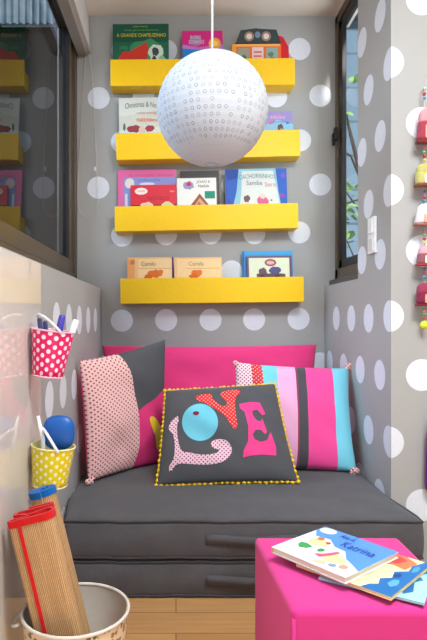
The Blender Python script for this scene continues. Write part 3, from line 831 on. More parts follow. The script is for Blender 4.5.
# stripes material for the right cushion (u across width)
def stripes_mat(name, W, stops, extra=None):
    m, nt, b = base_mat(name); u, v = uvs(nt)
    un = M_(nt, 'DIVIDE', u, W)
    col = None
    for (x, c) in stops:
        cc = lin(c) if not callable(c) else c(nt, u, v)
        if col is None: col = cc if not isinstance(cc, tuple) else mixc(nt, 0.0, cc, cc)
        else: col = mixc(nt, M_(nt, 'GREATER_THAN', un, x), col, cc)
    nt.links.new(col, b.inputs['Base Color']); b.inputs['Roughness'].default_value = .95; b.inputs['Specular IOR Level'].default_value = .1
    b.inputs['Sheen Weight'].default_value = .15
    bump(nt, b, noise(nt, coords(nt), 800, 2), .25, .0012)
    return m
def dots_col(c, dc, du, dv, r):
    return lambda nt, u, v: mixc(nt, lattice(nt, u, v, du, dv, r), lin(c), lin(dc))

# long pink cushion at the back
cs = thing('back_cushion', 'long plain magenta cushion against the back wall behind the others', 'cushion', (.2, 2.95, .3))
c1 = Cushion(P(104,435,2.86), P(318,432,2.86), P(316.5,344.5,2.99), P(102,345.5,3.0), .13, .035, 2, 34, .4)
for i, z in ((0,.312),(1,.312)): c1.c[i].z = z
c1.mesh(cs, [PINKF]);
# striped cushion
cs = thing('striped_cushion', 'striped pink, blue and grey patchwork cushion leaning at the right side of the daybed', 'cushion', (.6, 2.5, .3))
c2 = Cushion(P(231,472,2.45), P(357,472,2.43), P(348.5,368,2.64), P(235,362,2.62), .17, .05, 5)
W2 = c2.W
SM = stripes_mat('patchwork_stripes', W2, [(0, dots_col((238,208,214),(140,44,80),.018,.009,.0036)), (.135, dots_col((206,44,60),(244,170,160),.020,.010,.0034)), (.225, (118,200,222)),
     (.35, (232,170,206)), (.51, (150,60,84)), (.525, (78,76,82)), (.60, (240,78,150)), (.84, (124,206,226))])
c2.mesh(cs, [SM, fabric('light_blue_cotton', (124,206,226))])
DOTF = dotted('pink_spotted_cotton', (238,190,186), (120,40,62), .018, .009, .0031)
def tassel(par, p, d, mat, seed, r=.02):
    bm = nb(); rr = random.Random(seed); p = Vector(p); d = Vector(d).normalized()
    uvl = bm.loops.layers.uv.verify()
    for k in range(5):
        a = p+Vector((rr.uniform(-.3,.3), rr.uniform(-.2,.2), rr.uniform(-.3,.3)))*r
        sphere(bm, a+d*r*.3*rr.random(), r*rr.uniform(.45,.7), 0, 2, (1, .5, .8), Euler((0, rr.uniform(-1,1), 0)).to_matrix().to_4x4())
    for f in bm.faces:
        for lp in f.loops: lp[uvl].uv = (lp.vert.co.x, lp.vert.co.z)
    obj('corner_tuft', bm, mat, par)
tassel(cs, c2.S(0,1,1)+Vector((.006,-.01,-.006)), (-1,0,1), DOTF, 1, .02)
tassel(cs, c2.S(1,1,1)+Vector((-.006,-.01,.006)), (1,0,1), DOTF, 2, .022)
tassel(cs, c2.S(1,0,1)+Vector((-.012,-.012,.008)), (1,0,-1), DOTF, 3, .026)
# left cushion
cs = thing('patchwork_cushion', 'spotted pink and grey patchwork cushion leaning in the left corner', 'cushion', (-.25, 2.4, .3))
q3 = [(88,482),(160,463),(164.5,340),(80,361)]
c3 = Cushion(P(88,482,2.27), P(161,463,2.60), P(165,339.5,2.64), P(79.5,361,2.27), .13, .04, 9)
def left_mat():
    m, nt, b = base_mat('patchwork_spots_grey_pink'); u, v = uvs(nt)
    un = M_(nt, 'DIVIDE', u, c3.W); vn = M_(nt, 'DIVIDE', v, c3.Hh)
    # curved seam
    t = M_(nt, 'SUBTRACT', vn, .27)
    bound = M_(nt, 'SUBTRACT', .55, M_(nt, 'MULTIPLY', M_(nt, 'MULTIPLY', t, t), .3))
    right = M_(nt, 'GREATER_THAN', un, bound)
    sl = M_(nt, 'ADD', .50, M_(nt, 'MULTIPLY', M_(nt, 'SUBTRACT', un, .55), .28))
    greyp = M_(nt, 'GREATER_THAN', vn, sl)
    c = mixc(nt, greyp, lin((228,62,124)), lin((84,84,88)))
    sp = mixc(nt, lattice(nt, u, v, .024, .0105, .0037), lin((238,190,186)), lin((120,40,62)))
    nt.links.new(mixc(nt, right, sp, c), b.inputs['Base Color']); b.inputs['Roughness'].default_value = .95; b.inputs['Specular IOR Level'].default_value = .1
    bump(nt, b, noise(nt, coords(nt), 800, 2), .25, .0012)
    return m
c3.mesh(cs, [left_mat(), PINKF])
o2 = lambda sc, ox, oy, pts: [(x/sc+ox, y/sc+oy) for x, y in pts]
YELF = fabric('mustard_felt', (248,200,40))
c3.patch(cs, 'applique', smooth_poly(c3.px(q3, o2(3.88,70,335,[(308,322),(325,318),(345,345),(353,385),(346,442),(334,436),(330,395),(318,362)]))), YELF, label='yellow curved applique')
tassel(cs, c3.S(0,0,1)+Vector((.012,-.012,.012)), (-1,0,-1), DOTF, 4, .022)
# LOVE cushion
cs = thing('love_cushion', 'charcoal cushion with the word LOVE and yellow pompom trim', 'cushion', (.2, 2.3, .3))
q4 = [(156,486),(298.5,481.5),(275,383.5),(165,390.5)]
c4 = Cushion(P(156,486,2.235), P(298.5,482,2.235), P(275,383.5,2.44), P(165,390.5,2.43), .15, .025, 12)
c4.mesh(cs, [GREYC])
LP = dotted('pale_pink_spotted_cotton', (236,196,208), (130,50,90), .0165, .0083, .003)
RF = dotted('red_floral_cotton', (214,44,52), (246,150,140), .018, .009, .0035)
EP = fabric('bright_pink_cotton', (240,70,140))
SKY = fabric('sky_blue_cotton', (112,194,214))
c4.patch(cs, 'letter_v', smooth_poly(c4.px(q4, o2(2.669,150,370,[(124,70),(162,64),(166,76),(184,92),(200,97),(206,86),(190,72),(193,58),(236,53),(240,62),(228,76),(228,112),(233,150),(222,156),(205,128),(180,108),(150,90),(128,82)])), 2), RF, .0022, 'red flowery letter V')
c4.patch(cs, 'letter_l', smooth_poly(c4.px(q4, o2(5.34,155,400,[(120,86),(127,110),(118,135),(120,190),(130,245),(148,275),(180,280),(240,292),(300,290),(335,280),(342,264),(322,262),(300,245),(305,222),(335,210),(375,213),(402,240),(410,270),(395,305),(350,335),(290,345),(220,345),(150,340),(112,348),(92,376),(76,380),(76,355),(98,315),(105,280),(105,230),(95,182),(74,158),(80,125),(98,105)])), 2), LP, .0026, 'pale pink spotted letter L')
c4.patch(cs, 'letter_o', c4.px(q4, [(200+18*math.cos(2*PI*k/36), 422.5+18.6*math.sin(2*PI*k/36)) for k in range(36)]), SKY, .003, 'sky blue round letter O')
c4.patch(cs, 'button', c4.px(q4, [(196+3.2*math.cos(2*PI*k/16), 413.6+2*math.sin(2*PI*k/16)) for k in range(16)]), fabric('dark_red_felt', (130,30,60)), .006, 'small dark red patch')
c4.patch(cs, 'letter_e', c4.px(q4, o2(2.669,150,370,[(238,91),(266,86),(292,87),(308,118),(299,121),(285,106),(272,110),(276,124),(284,134),(294,138),(300,130),(312,165),(307,172),(296,160),(282,160),(274,172),(280,186),(296,192),(312,188),(322,166),(336,205),(337,229),(300,226),(268,229),(248,234),(250,215),(262,190),(262,150),(252,112),(240,102)])), EP, .0026, 'bright pink letter E')
bm = nb(); bm2 = nb()
per = []
for k in range(26): per.append(c4.S(k/26, 0, 1))
for k in range(20): per.append(c4.S(1, k/20, 1))
for k in range(26): per.append(c4.S(1-k/26, 1, 1))
for k in range(20): per.append(c4.S(0, 1-k/20, 1))
per[0] = c4.S(.002,.002,1)
for p in per: sphere(bm, p+Vector((random.uniform(-.002,.002), -.002, random.uniform(-.002,.002))), random.uniform(.0078,.0098), 0, 1)
tube(bm, per, .0025, 0, 6, True)
obj('pompom_trim', bm, YELF, cs)

# ------------------------------------------------------------------ pouf and the books on it
PY0, PY1, PX0, PX1, PH = 1.048, 1.405, .197, .560, .40
bm = nb(); box(bm, (PX0, PY0, .012), (PX1, PY1, PH), 0, .014, 4)
bmesh.ops.subdivide_edges(bm, edges=[e for e in bm.edges if e.calc_length() > .1], cuts=10, use_grid_fill=True)
for v in bm.verts:
    u = (v.co.x-PX0)/(PX1-PX0); w = (v.co.y-PY0)/(PY1-PY0); z = v.co.z/PH
    v.co.x += .021*max(0, 1-u)*(1-w)
    if v.co.z > PH-.002: v.co.z += .006*max(0, (1-(2*u-1)**2)*(1-(2*w-1)**2))-.001
pouf = thing('pouf', 'hot pink upholstered cube pouf with picture books on top', 'pouf', ((PX0+PX1)/2, (PY0+PY1)/2, 0))
PPINK = fabric('fuchsia_upholstery', (206,56,132), 600, .03, .15)
obj('upholstery', bm, PPINK, pouf)
bm = nb()
bm.free()
for (x, y) in ((PX0+.027,PY0+.005),(PX1-.006,PY0+.005),(PX1-.006,PY1-.006),(PX0+.006,PY1-.006)):
    bm = nb(); tube(bm, [(x,y,.03),(x,y,PH-.02)], .004, 0, 8); obj('seam', bm, PPINK, pouf)
for (x, y) in ((PX0+.05,PY0+.03),(PX1-.03,PY0+.03),(PX1-.03,PY1-.03),(PX0+.03,PY1-.03)):
    bm = nb(); cyl(bm, (x,y,0), (x,y,.016), .015, .018); obj('foot', bm, FRAMED, pouf)
GS = 'picture books lying on the pink pouf'
def flat_book(label, pl, pt, pr, pb, z0, t, cover, items, spine=None):
    """lying book: px corners of the top face: left, top(far), right, bottom(near). Axis: u from left->bottom is the fore edge side..."""
    def at(p): 
        Y = (H-(z0+t))*F/(p[1]-CY); return Vector(((p[0]-CX)*Y/F, Y, 0))
    A, T_, R_, B_ = at(pl), at(pt), at(pr), at(pb)
    # width axis: from A (left) to T (far)... choose w along B->R / A->T, h along B->A
    c = (A+T_+R_+B_)/4
    wv = ((B_-A)+(R_-T_))/2; hv = ((T_-A)+(R_-B_))/2
    w = wv.length; h = hv.length
    ang = math.atan2(wv.y, wv.x)
    hh = Vector((-math.sin(ang), math.cos(ang), 0))
    base = c-hh*h/2
    # local book: x width, z height, -y front. Rotate -90 about X: z->y, -y->z
    Rm = Matrix.Rotation(ang, 4, 'Z') @ Matrix.Rotation(-PI/2, 4, 'X')
    loc = Vector((base.x, base.y, z0+t/2))
    return book(label, w, h, t, cover, items, loc, Rm.to_euler(), GS, spine=spine), w, h
ZT = PH+.0055
b3 = flat_book('pale blue thin book at the bottom of the pile on the pouf', (306,577), (352,548), (436,570), (424,600), ZT, .005, (170,205,226),
    [('rect',.55,.0,1,1,(160,206,226)), ('poly',[(.74,.3),(.8,.1),(.88,.2),(.86,.45),(.93,.55),(.9,.62),(.8,.5)],(40,100,160)), ('blob',.9,.8,.06,.1,(40,110,170),3)])
b2 = flat_book('cream and blue picture book in the middle of the pile on the pouf', (293,563), (345,538), (428,564), (395,598), ZT+.0062, .007, (240,216,160),
    [('rect',0,0,1,1,(246,226,166)), ('poly',[(.60,.62),(.72,.70),(.86,.66),(.9,.9),(.75,1),(.5,1),(.52,.8)],(232,120,80)), ('poly',[(.62,.72),(.74,.76),(.8,.9),(.7,.96),(.58,.9)],(214,70,70)), ('poly',[(.7,0),(.74,.12),(.8,.18),(.76,.3),(.84,.4),(.8,.55),(.9,.66),(.88,.8),(.94,1),(1,1),(1,0)],(34,104,168)),
     ('blob',.9,.3,.05,.1,(90,160,210),4), ('blob',.86,.48,.04,.07,(26,70,130),7), ('blob',.94,.75,.03,.1,(80,150,200),9), ('blob',.36,.1,.2,.04,(240,196,110),4), ('text','O Jardineiro',.32,.26,.66,.40,(170,150,110))])
b1 = flat_book('blue and white picture book with drawn figures on top of the pile on the pouf', (267,545), (330,528), (407.5,556), (337,573), ZT+.0148, .014, (226,226,226),
    [('rect',0,0,1,1,(214,224,232)), ('poly',[(0,.82),(.12,.66),(.3,.70),(.46,.56),(.62,.54),(.74,.38),(.88,.30),(1,.22),(1,1),(0,1)],(86,140,212)), ('ell',.12,.9,.11,.09,(206,222,236)), ('ell',.12,.9,.07,.055,(240,240,240)),
     ('blob',.27,.52,.14,.12,(240,200,150),3), ('blob',.66,.28,.15,.13,(244,216,150),6), ('poly',[(.14,.3),(.2,.24),(.28,.28),(.3,.36),(.2,.4),(.12,.38)],(60,150,80)), ('blob',.42,.36,.05,.06,(60,150,80),8), ('poly',[(.42,.22),(.52,.2),(.58,.3),(.62,.46),(.57,.46),(.5,.3)],(206,90,110)),
     ('blob',.6,.1,.09,.06,(236,190,160),4), ('blob',.74,.13,.05,.05,(140,150,190),7), ('blob',.84,.18,.05,.06,(230,150,120),5), ('blob',.22,.62,.05,.05,(200,110,70),5), ('blob',.36,.58,.03,.04,(180,80,60),2),
     ('text','Ana &',.32,.84,.52,.95,(34,70,150)), ('text','Katrina',.48,.62,.9,.78,(30,66,150))], spine=(214,180,120))

# ------------------------------------------------------------------ little pails on the left wall
def pail(name, label, c, r1, r0, h, mat, rim, tilt=(0,0,0)):
    e = thing(name, label, 'pail', c, tilt)
    bm = nb()
    prof = [(.001, .002), (r0, 0), (r0+.001, .004), (r1, h)]
    lathe(bm, [(r0*.98, .0)]+[(r0+(r1-r0)*k/6, h*k/6) for k in range(7)], (0,0,0), 40, 0, True)
    lathe(bm, [(r1-.0012, h), (r0-.0012, .003), (.001, .003)], (0,0,0), 40, 1)
    lathe(bm, [(r0*.98, 0), (.001, 0)], (0,0,0), 40, 1)
    obj('pail_body', bm, [mat, rim], e, local=True)
    bm = nb(); tube(bm, [(r1*math.cos(2*PI*k/40), r1*math.sin(2*PI*k/40), h) for k in range(40)], .0024, 0, 8, True); obj('rim', bm, rim, e, local=True)
    bm = nb(); tube(bm, [(r0*math.cos(2*PI*k/40), r0*math.sin(2*PI*k/40), .002) for k in range(40)], .0022, 0, 8, True); obj('foot_ring', bm, rim, e, local=True)
    return e
PB = dotted('magenta_tin_white_dots', (226,10,104), (250,232,240), .036, .0125, .0064, .3, .5)
YB_ = dotted('yellow_tin_white_dots', (236,212,16), (250,246,200), .031, .0112, .0052, .35, .4)
PINKRIM = flat((244,190,214), .3, .5); YRIM = flat((236,226,160), .3, .5); TIN = flat((226,226,228), .3, .5)
YPL = 1.55      # the pails hang near the far edge of the glossy panel
p1c = Vector((-.357, YPL, .788))
pp = pail('pink_pail', 'magenta tin pail with white dots holding markers, mounted on the left wall', p1c, .060, .042, .129, PB, PINKRIM, (0, .125, 0))
def handle_wire(e, r, h, a0, drop, mat):
    bm = nb(); pts = []
    for k in range(21):
        t = PI*k/20; pts.append((r*math.cos(t)*1.0, -r*math.sin(t)*math.cos(drop), h+r*math.sin(t)*math.sin(drop)))
    Rz = Matrix.Rotation(a0, 3, 'Z')
    tube(bm, [Rz@Vector(p) for p in pts], .004, 0, 8); obj('handle', bm, mat, e, local=True)
handle_wire(pp, .062, .126, -1.0, .75, TIN)
bm = nb(); box(bm, (-.4055, YPL-.012, .86), (-.3995, YPL+.012, .895), 0, .002); obj('magnet', bm, TIN, pp, local=False)
def marker(label, a, b, r, c1_, c2_, grp='markers in the magenta pail'):
    a = Vector(a); b = Vector(b); d = (b-a)
    e = thing('marker_pen', label, 'marker', a, group=grp)
    bm = nb(); tube(bm, [Vector(), d*.6], r, 0, 14); obj('barrel', bm, flat(c2_, .3, .5), e, local=True)
    bm = nb(); tube(bm, [d*.6, d*.64, d*.97, d], [r*1.02, r*1.15, r*1.1, r*.8], 0, 14); obj('cap', bm, flat(c1_, .3, .5), e, local=True)
zf = .796
marker('violet-blue marker standing in the middle of the magenta pail', (-.350,1.550,zf), P(62.5,315,1.55), .0085, (76,66,176), (230,230,235))
marker('white marker at the right of the magenta pail', (-.335,1.552,zf), P(76.5,320,1.545), .0085, (242,244,246), (236,238,240))
marker('dark blue pen at the left of the magenta pail', (-.362,1.535,zf), P(39.5,318,1.535), .006, (60,70,120), (70,76,110))
marker('navy pen behind the handle of the magenta pail', (-.357,1.568,zf), P(45,321,1.572), .006, (50,54,100), (70,76,110))
p2c = Vector((-.352, YPL, .486))
py_ = pail('yellow_pail', 'yellow tin pail with white dots holding a blue brush, mounted on the left wall', p2c, .060, .047, .110, YB_, YRIM, (0, .10, 0))
handle_wire(py_, .062, .105, -1.15, 1.0, WHITE)
bm = nb(); box(bm, (-.4055, YPL-.012, .54), (-.3995, YPL+.012, .575), 0, .002); obj('magnet', bm, TIN, py_, local=False)
bb = thing('round_brush', 'round blue plastic brush standing in the yellow pail', 'brush', (-.345, YPL, .492))
bm = nb(); hc = P(59, 432.5, YPL); sphere(bm, hc, 1, 0, 4, (.044,.020,.048))
for v in bm.verts:      # squarer outline
    q = v.co-hc; a = abs(q.x)/.044; b_ = abs(q.z)/.048; k_ = (a**2+b_**2)**.5
    if k_ > 1e-4: f_ = k_/((a**2.7+b_**2.7)**(1/2.7)); v.co.x = hc.x+q.x*f_; v.co.z = hc.z+q.z*f_
obj('brush_head', bm, flat((10,86,168), .4, .5), bb)
bm = nb(); tube(bm, [(-.345,YPL,.494), hc+Vector((0,0,-.035))], .009, 0, 12); obj('handle', bm, flat((10,70,150), .4, .5), bb)
bm = nb()
tube(bm, [(-.368,YPL-.012,.494), P(43,440,YPL-.016), P(38,416,YPL-.018)], [.006,.006,.0045], 0, 12)
tag(obj('white_stick', bm, WHITE), 'slim white stick leaning out of the yellow pail', 'stick')

# ------------------------------------------------------------------ tub with bamboo mats
bc = Vector((-.243, 1.355, 0)); BH = .243; BR = .127; BR0 = .104
m, nt, b = base_mat('cream_tub_with_sprigs')
u, v = uvs(nt)
cv = nt.nodes.new('ShaderNodeCombineXYZ'); nt.links.new(u, cv.inputs[0]); nt.links.new(v, cv.inputs[1])
vo = nt.nodes.new('ShaderNodeTexVoronoi'); vo.inputs['Scale'].default_value = 58; nt.links.new(cv.outputs[0], vo.inputs['Vector'])
nz = noise(nt, cv.outputs[0], 70, 2)
spot = M_(nt, 'LESS_THAN', M_(nt, 'ADD', vo.outputs['Distance'], M_(nt, 'MULTIPLY', nz, .5)), .62)
sc_ = mixc(nt, M_(nt, 'GREATER_THAN', sep(nt, vo.outputs['Color'])[0], .5), lin((150,116,60)), lin((96,104,62)))
nt.links.new(mixc(nt, spot, lin((226,208,170)), sc_), b.inputs['Base Color']); b.inputs['Roughness'].default_value = .45
TUB = m
tub = thing('storage_tub', 'round cream tub with sprig pattern on the floor at the left', 'tub', bc)
bm = nb(); lathe(bm, [(BR0*.97,0)]+[(BR0+(BR-BR0)*k/8, BH*k/8+.001) for k in range(9)], (0,0,0), 64, 0, True); lathe(bm, [(BR0*.97,0),(.001,0)], (0,0,0), 64)
obj('outer_wall', bm, TUB, tub, local=True)
bm = nb(); lathe(bm, [(BR-.002, BH-.001), (BR0-.001, .006), (.001, .006)], (0,0,0), 64); obj('lining', bm, flat((190,180,170), .5), tub, local=True)
bm = nb(); tube(bm, [(BR*math.cos(2*PI*k/64), BR*math.sin(2*PI*k/64), BH) for k in range(64)], .0042, 0, 10, True); obj('rim', bm, flat((214,208,198), .4), tub, local=True)
bm = nb()
pts = []
for k in range(17):
    t = PI*k/16; pts.append((-BR-.003-.022*math.sin(t), .035*math.cos(t), BH-.02-.012*math.sin(t)))
tube(bm, pts, .004, 0, 8); obj('handle', bm, TIN, tub, local=True)

def mat_mat(name):
    m, nt, b = base_mat(name); u, v = uvs(nt)
    w = M_(nt, 'SINE', M_(nt, 'MULTIPLY', u, 2*PI/.0042))
    cv = nt.nodes.new('ShaderNodeCombineXYZ'); nt.links.new(M_(nt, 'MULTIPLY', u, 240), cv.inputs[0]); nt.links.new(M_(nt, 'MULTIPLY', v, 9), cv.inputs[1])
    nz = noise(nt, cv.outputs[0], 1, 2)
    cross = M_(nt, 'LESS_THAN', M_(nt, 'FRACT', M_(nt, 'DIVIDE', v, .03)), .06)
    c = mixc(nt, nz, lin((168,122,76)), lin((226,186,134)))
    c = mixc(nt, M_(nt, 'LESS_THAN', w, -.8), c, lin((126,86,50)))
    c = mixc(nt, M_(nt, 'MULTIPLY', cross, .12), c, lin((236,206,150)))
    nt.links.new(c, b.inputs['Base Color']); b.inputs['Roughness'].default_value = .6
    bump(nt, b, w, .5, .001); return m
BAMB = mat_mat('bamboo_strips')
def mat_roll(label, path, bot, top, yaxis, edge_col, side_strip=True, dt=.0035):
    """path: list of (a,b) cross section; extruded from bot to top"""
    bot = Vector(bot); top = Vector(top); ax = (top-bot); L_ = ax.length; ax.normalize()
    ya = Vector(yaxis); ya = (ya-ax*ya.dot(ax)).normalized(); xa = ya.cross(ax)     # a -> xa, b -> ya
    if xa.x < 0: xa = -xa
    e = thing('bamboo_mat', label, 'mat', bot, group='folded bamboo mats in the tub')
    red = fabric('edging_%d_%d_%d' % edge_col, edge_col, 500, .08)
    n = len(path)
    nr = []
    for i in range(n):
        p0 = Vector(path[max(i-1,0)]); p1 = Vector(path[min(i+1,n-1)]); d = (p1-p0).normalized(); nr.append(Vector((-d.y, d.x)))
    def sweep(i0, i1, l0, l1, th, mat, name):
        bm = nb(); uvl = bm.loops.layers.uv.verify(); ids = range(i0, i1+1)
        ln_ = [0]
        for i in range(1, n): ln_.append(ln_[-1]+(Vector(path[i])-Vector(path[i-1])).length)
        V = {}
        for i in ids:
            for s in (-1, 1):
                q = Vector(path[i])+nr[i]*s*th/2
                for k, l in enumerate((l0, l1)):
                    V[(i,s,k)] = bm.verts.new(xa*q.x+ya*q.y+ax*l)
        def F_(vs, uv_):
            f = bm.faces.new(vs)
            for lp, t in zip(f.loops, uv_): lp[uvl].uv = t
            f.smooth = False
        ids = list(ids)
        for i, j in zip(ids[:-1], ids[1:]):
            for s in (-1, 1): F_((V[(i,s,0)],V[(j,s,0)],V[(j,s,1)],V[(i,s,1)]), ((ln_[i],l0),(ln_[j],l0),(ln_[j],l1),(ln_[i],l1)))
            for k in (0, 1): F_((V[(i,-1,k)],V[(j,-1,k)],V[(j,1,k)],V[(i,1,k)]), ((ln_[i],0),(ln_[j],0),(ln_[j],.002),(ln_[i],.002)))
        for i in (ids[0], ids[-1]): F_((V[(i,-1,0)],V[(i,1,0)],V[(i,1,1)],V[(i,-1,1)]), ((0,0),(0,0),(0,L_),(0,L_)))
        return obj(name, bm, mat, e, local=True)
    sweep(0, n-1, 0, L_-.012, dt, BAMB, 'bamboo_sheet')
    sweep(0, n-1, L_-.015, L_+.001, dt+.0045, red, 'edge_binding')
    if side_strip: sweep(0, 3, .0, L_-.010, dt+.004, red, 'side_binding')
    return e
def arcp(c, r, a0, a1, n, sx=1):
    return [(c[0]+r*math.cos(a0+(a1-a0)*k/n)*sx, c[1]+r*math.sin(a0+(a1-a0)*k/n)) for k in range(n+1)]
# serpentine fold: front sheet, loose loop on the right, middle sheet, loop on the left, last sheet
hw = .036
path = [(-.027,-.040),(-.024,-.040),(-.021,-.040),(-.018,-.040)]+[(-.008+.011*k, -.0415) for k in range(4)]
path += arcp((hw-.002,-.0195), .0225, -PI/2, PI/2, 10)
path += [(.022,-.001),(.008,-.010),(-.010,-.012),(-.028,.002)]
path += arcp((-hw,.0145), .0105, -PI/2, -3*PI/2, 8)
path += [(-.02,.026),(0,.027),(.02,.028)] + arcp((hw-.004,.036), .009, -PI/2, PI/2, 6) + [(.01,.046),(-.02,.045)]
mat1 = mat_roll('bamboo mat folded in zigzag with red edging, front one in the tub', path, (-.226,1.318,.020), P(32,512,1.325), (0,1,0), (200,30,32))
# left wrap of the same mat (continuous fold shown as the outer layer)
def wrap():
    pts = [(-.020,-.0385),(-.035,-.0385)] + arcp((-.040,-.0305), .008, -PI/2, -3*PI/2, 8) + [(-.03,-.0215),(-.015,-.0225),(.0,-.024)]
    return pts
bot = Vector((-.226,1.318,.020)); top = P(32,512,1.325)
ax = (top-bot); L_ = ax.length; ax.normalize(); ya = Vector((0,1,0)); ya = (ya-ax*ya.dot(ax)).normalized(); xa = ya.cross(ax)
if xa.x < 0: xa = -xa
for (l0, l1, th, mt, nm) in ((0, L_-.012, .0035, BAMB, 'inner_fold'), (L_-.016, L_, .007, fabric('edging_200_30_32', (200,30,32)), 'edge_binding')):
    pts = wrap(); bm = nb(); uvl = bm.loops.layers.uv.verify(); cum = 0
    ring = []
    for i, q in enumerate(pts):
        p0 = Vector(pts[max(i-1,0)]); p1 = Vector(pts[min(i+1,len(pts)-1)]); d = (p1-p0).normalized(); nn = Vector((-d.y, d.x))
        if i: cum += (Vector(q)-Vector(pts[i-1])).length
        ring.append(([[bm.verts.new(xa*(Vector(q)+nn*s*th/2).x+ya*(Vector(q)+nn*s*th/2).y+ax*l) for l in (l0, l1)] for s in (-1, 1)], cum))
    for (A, ca), (B, cb) in zip(ring[:-1], ring[1:]):
        for s in (0, 1):
            f = bm.faces.new((A[s][0], B[s][0], B[s][1], A[s][1]))
            for lp, t in zip(f.loops, ((ca,l0),(cb,l0),(cb,l1),(ca,l1))): lp[uvl].uv = t
        for k in (0, 1): bm.faces.new((A[0][k], B[0][k], B[1][k], A[1][k]))
    obj(nm, bm, mt, mat1, local=True)
sp = []
for k in range(64):
    t = k/63; a = 5.2*PI*t+1.0; r = .010+.024*t
    sp.append((r*math.cos(a)*1.05, r*math.sin(a)))
sp = sp[::-1]
mat_roll('rolled bamboo mat with blue edging behind the red-edged one in the tub', sp, (-.215,1.405,.020), P(43,489,1.425), (0,1,0), (14,96,170), False)

# ------------------------------------------------------------------ garland on the right wall
GX = lambda px: (px-CX)*(YC-.03)/F
Yg = YC-.03
gar = thing('hanging_garland_string', 'beaded string of the garland hanging on the right-hand wall', 'garland', (GX(424.5), Yg, .95))
bm = nb(); tube(bm, [P(424.5, 88, Yg), P(424.8, 200, Yg), P(424.5, 328, Yg)], .0012, 0, 6); obj('string', bm, flat((190,180,170), .8), gar)
cols = [(206,60,80),(70,150,190),(230,120,170),(120,180,90),(190,60,60),(240,200,60),(150,90,170)]
ys = [94,98,147,152,156,160,192,197,201,230,235,239,243,269,273,277,310,314,318]
for i, y in enumerate(ys):
    bm = nb(); sphere(bm, P(424.5, y, Yg-.001), .0062, 0, 2); o = obj('bead', bm, flat(cols[i % 7], .4, .4), gar)
bm = nb(); sphere(bm, P(424.5, 325, Yg-.001), .016, 0, 3); o = obj('pompom', bm, fabric('lime_felt', (214,224,60)), gar); o['label'] = 'lime yellow felt ball'
bm = nb(); cyl(bm, P(424.5,88,YC-.002), P(424.5,88,Yg-.004), .004); obj('nail', bm, TIN, gar)
def ornament(label, xl, xr, yt, yb, c1_, c2_, c3_, slant, seed):
    """a small stuffed fabric house: narrow at the top, on a base strip"""
    w = (xr-xl)*Yg/F; h = (yb-yt)*Yg/F
    e = thing('fabric_ornament', label, 'ornament', P((xl+xr)/2, yb, Yg-.012), group='stuffed fabric ornaments of the garland')
    rr = random.Random(seed)
    def prof(t):   # half-width at height t
        return w/2*(1-slant*t**1.3)*(1 if t < .85 else 1-.35*((t-.85)/.15))
    def body(t0, t1, bulge, mat, nm, yo=0):
        bm = nb(); K = 10; S_ = 20; rings = []
        for k in range(K+1):
            t = t0+(t1-t0)*k/K; hw_ = prof(t)
            dp = math.sin(PI*min(1,max(.0,(t*.86+.08))))**.6*.019+.004
            e_ = .6 if (k == 0 and t0 < .2) or (k == K and t1 > .9) else 1
            rings.append([bm.verts.new((hw_*e_*math.copysign(abs(math.cos(a))**.7, math.cos(a)), dp*e_*math.copysign(abs(math.sin(a))**.7, math.sin(a))+yo, t*h)) for a in [2*PI*q/S_ for q in range(S_)]])
        for A, B in zip(rings[:-1], rings[1:]):
            for q in range(S_):
                f = bm.faces.new((A[q], A[(q+1) % S_], B[(q+1) % S_], B[q])); f.smooth = True
        bm.faces.new(rings[0][::-1]); bm.faces.new(rings[-1])
        obj(nm, bm, mat, e, local=True)
    body(.08, .62, .85, fabric('felt_%d_%d_%d' % c1_, c1_, 400, .15), 'fabric_body')
    body(.6, 1.0, .7, fabric('felt_%d_%d_%d' % c2_, c2_, 400, .15), 'fabric_top')
    bm = nb(); box(bm, (-w/2-.004, -.022, 0), (w/2+.004, .01, h*.1), 0, .003); obj('base_strip', bm, fabric('felt_%d_%d_%d' % c3_, c3_, 400, .1), e, local=True)
    bm = nb(); box(bm, (-w*.18, -.0245, h*.12), (w*.12, -.018, h*.5), 0, .003); obj('felt_patch', bm, fabric('felt_patch_%d' % seed, (226,170,150) if seed % 2 else (236,226,220), 400, .1), e, local=True)
    # tie to the thread
    bm = nb(); tube(bm, [(0,.01,h*.98), (0,.012,h*1.05)], .001); obj('thread', bm, flat((190,180,170), .8), e, local=True)
ornament('pink-red stuffed fabric house, topmost on the garland', 417, 436, 109, 144, (168,66,84), (206,150,156), (120,50,50), .3, 1)
ornament('yellow stuffed fabric house on a brown strip, second on the garland', 415.5, 436, 164, 187, (196,190,116), (186,178,110), (136,76,66), .15, 2)
ornament('pale pink stuffed fabric house in the middle of the garland', 414.5, 436, 204, 226, (236,214,220), (240,222,226), (170,110,96), .42, 3)
ornament('brown and pink stuffed fabric house, fourth down the garland', 416.5, 436, 246, 266, (150,90,100), (206,160,170), (160,60,60), .35, 4)
ornament('dark red floral stuffed fabric house, lowest on the garland', 416.5, 436, 283, 306, (136,44,70), (150,60,84), (120,40,50), .12, 5)
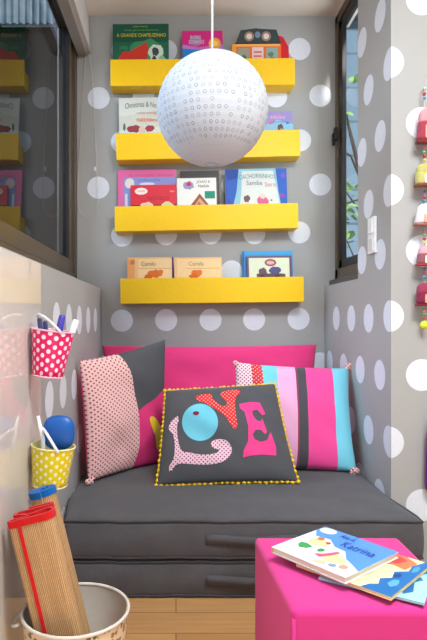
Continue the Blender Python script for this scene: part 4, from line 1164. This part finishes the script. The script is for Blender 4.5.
# purple bag at the right edge
bag = thing('hanging_bag', 'purple fabric bag hanging on the wall at the right edge of the picture', 'bag', P(435, 494, YC-.03))
bm = nb(); 
zb = P(435,494,YC-.03).z; zt = P(435,428,YC-.03).z; xc = P(435,0,YC).x; 
rings = []
for k in range(11):
    t = k/10; hw_ = .050*(1-.12*t)*(1 if 0 < k < 10 else .8); dp = .022*(math.sin(PI*(t*.9+.05))**.5)
    rings.append([bm.verts.new((xc+hw_*math.cos(a), YC-.028+dp*math.sin(a), zb+(zt-zb)*t)) for a in [2*PI*q/20 for q in range(20)]])
for A, B in zip(rings[:-1], rings[1:]):
    for q in range(20): f = bm.faces.new((A[q],A[(q+1)%20],B[(q+1)%20],B[q])); f.smooth = True
bm.faces.new(rings[0][::-1]); bm.faces.new(rings[-1])
obj('bag_body', bm, fabric('purple_felt', (120,36,120), 400, .1), bag)
bm = nb(); box(bm, (xc-.045, YC-.052, zb+.09), (xc+.045, YC-.03, zb+.16), 0, .006); obj('pocket', bm, fabric('coral_felt', (206,110,90), 400, .1), bag)
bm = nb(); tube(bm, [(xc-.035,YC-.028,zt), (xc-.02,YC-.02,zt+.06), (xc,YC-.008,zt+.08), (xc+.02,YC-.02,zt+.06), (xc+.035,YC-.028,zt)], .004); obj('strap', bm, fabric('purple_felt', (120,36,120)), bag)

# ------------------------------------------------------------------ light
w = bpy.data.worlds.new('World'); SC.world = w; w.use_nodes = True
nt = w.node_tree; bg = nt.nodes['Background']
bg.inputs[0].default_value = (.78,.88,1.0,1); bg.inputs[1].default_value = .2
def area(name, loc, rot, sx, sy, e, col):
    l = bpy.data.lights.new(name, 'AREA'); l.shape = 'RECTANGLE'; l.size = sx; l.size_y = sy; l.energy = e; l.color = col
    o = bpy.data.objects.new(name, l); COL.objects.link(o); o.location = loc; o.rotation_euler = rot; return o
area('daylight_window', (.9, Y_END-.3, 2.1), (PI/2-.02, 0, 0), 2.6, 1.0, 17, (.66,.86,1.0))
area('overhead_fill', (.75, .6, ZC-.03), (.1, 0, 0), 1.0, .9, 52, (.93,.98,1.0))  # added overhead fill that brightens upward-facing surfaces; no fitting modelled
area('sky_outside_left_window', (-2.3, 1.9, 2.9), (0, -PI/2+.45, 0), 2.2, 3.6, 260, (.68,.83,1.0))
area('sky_through_right_window', (1.35, 2.75, 1.95), (0, PI/2, 0), 1.2, .5, 8, (.8,.9,1.0))
sun = bpy.data.lights.new('outdoor_sun', 'SUN'); sun.energy = 4; sun.angle = .1; so = bpy.data.objects.new('outdoor_sun', sun); COL.objects.link(so)
so.rotation_euler = (math.radians(50), 0, math.radians(20))

# ------------------------------------------------------------------ camera
cam = bpy.data.cameras.new('camera'); co = bpy.data.objects.new('camera', cam); COL.objects.link(co)
co.location = (0, 0, H); co.rotation_euler = (PI/2, 0, 0)
cam.sensor_fit = 'VERTICAL'; cam.sensor_height = 36; cam.sensor_width = 24; cam.lens = F/640*36
cam.shift_x = (213.5-CX)/640; cam.shift_y = 0
SC.camera = co
SC.view_settings.view_transform = 'Standard'; SC.view_settings.look = 'None'; SC.view_settings.gamma = 1
SC.view_settings.use_curve_mapping = False; SC.view_settings.exposure = 0.87
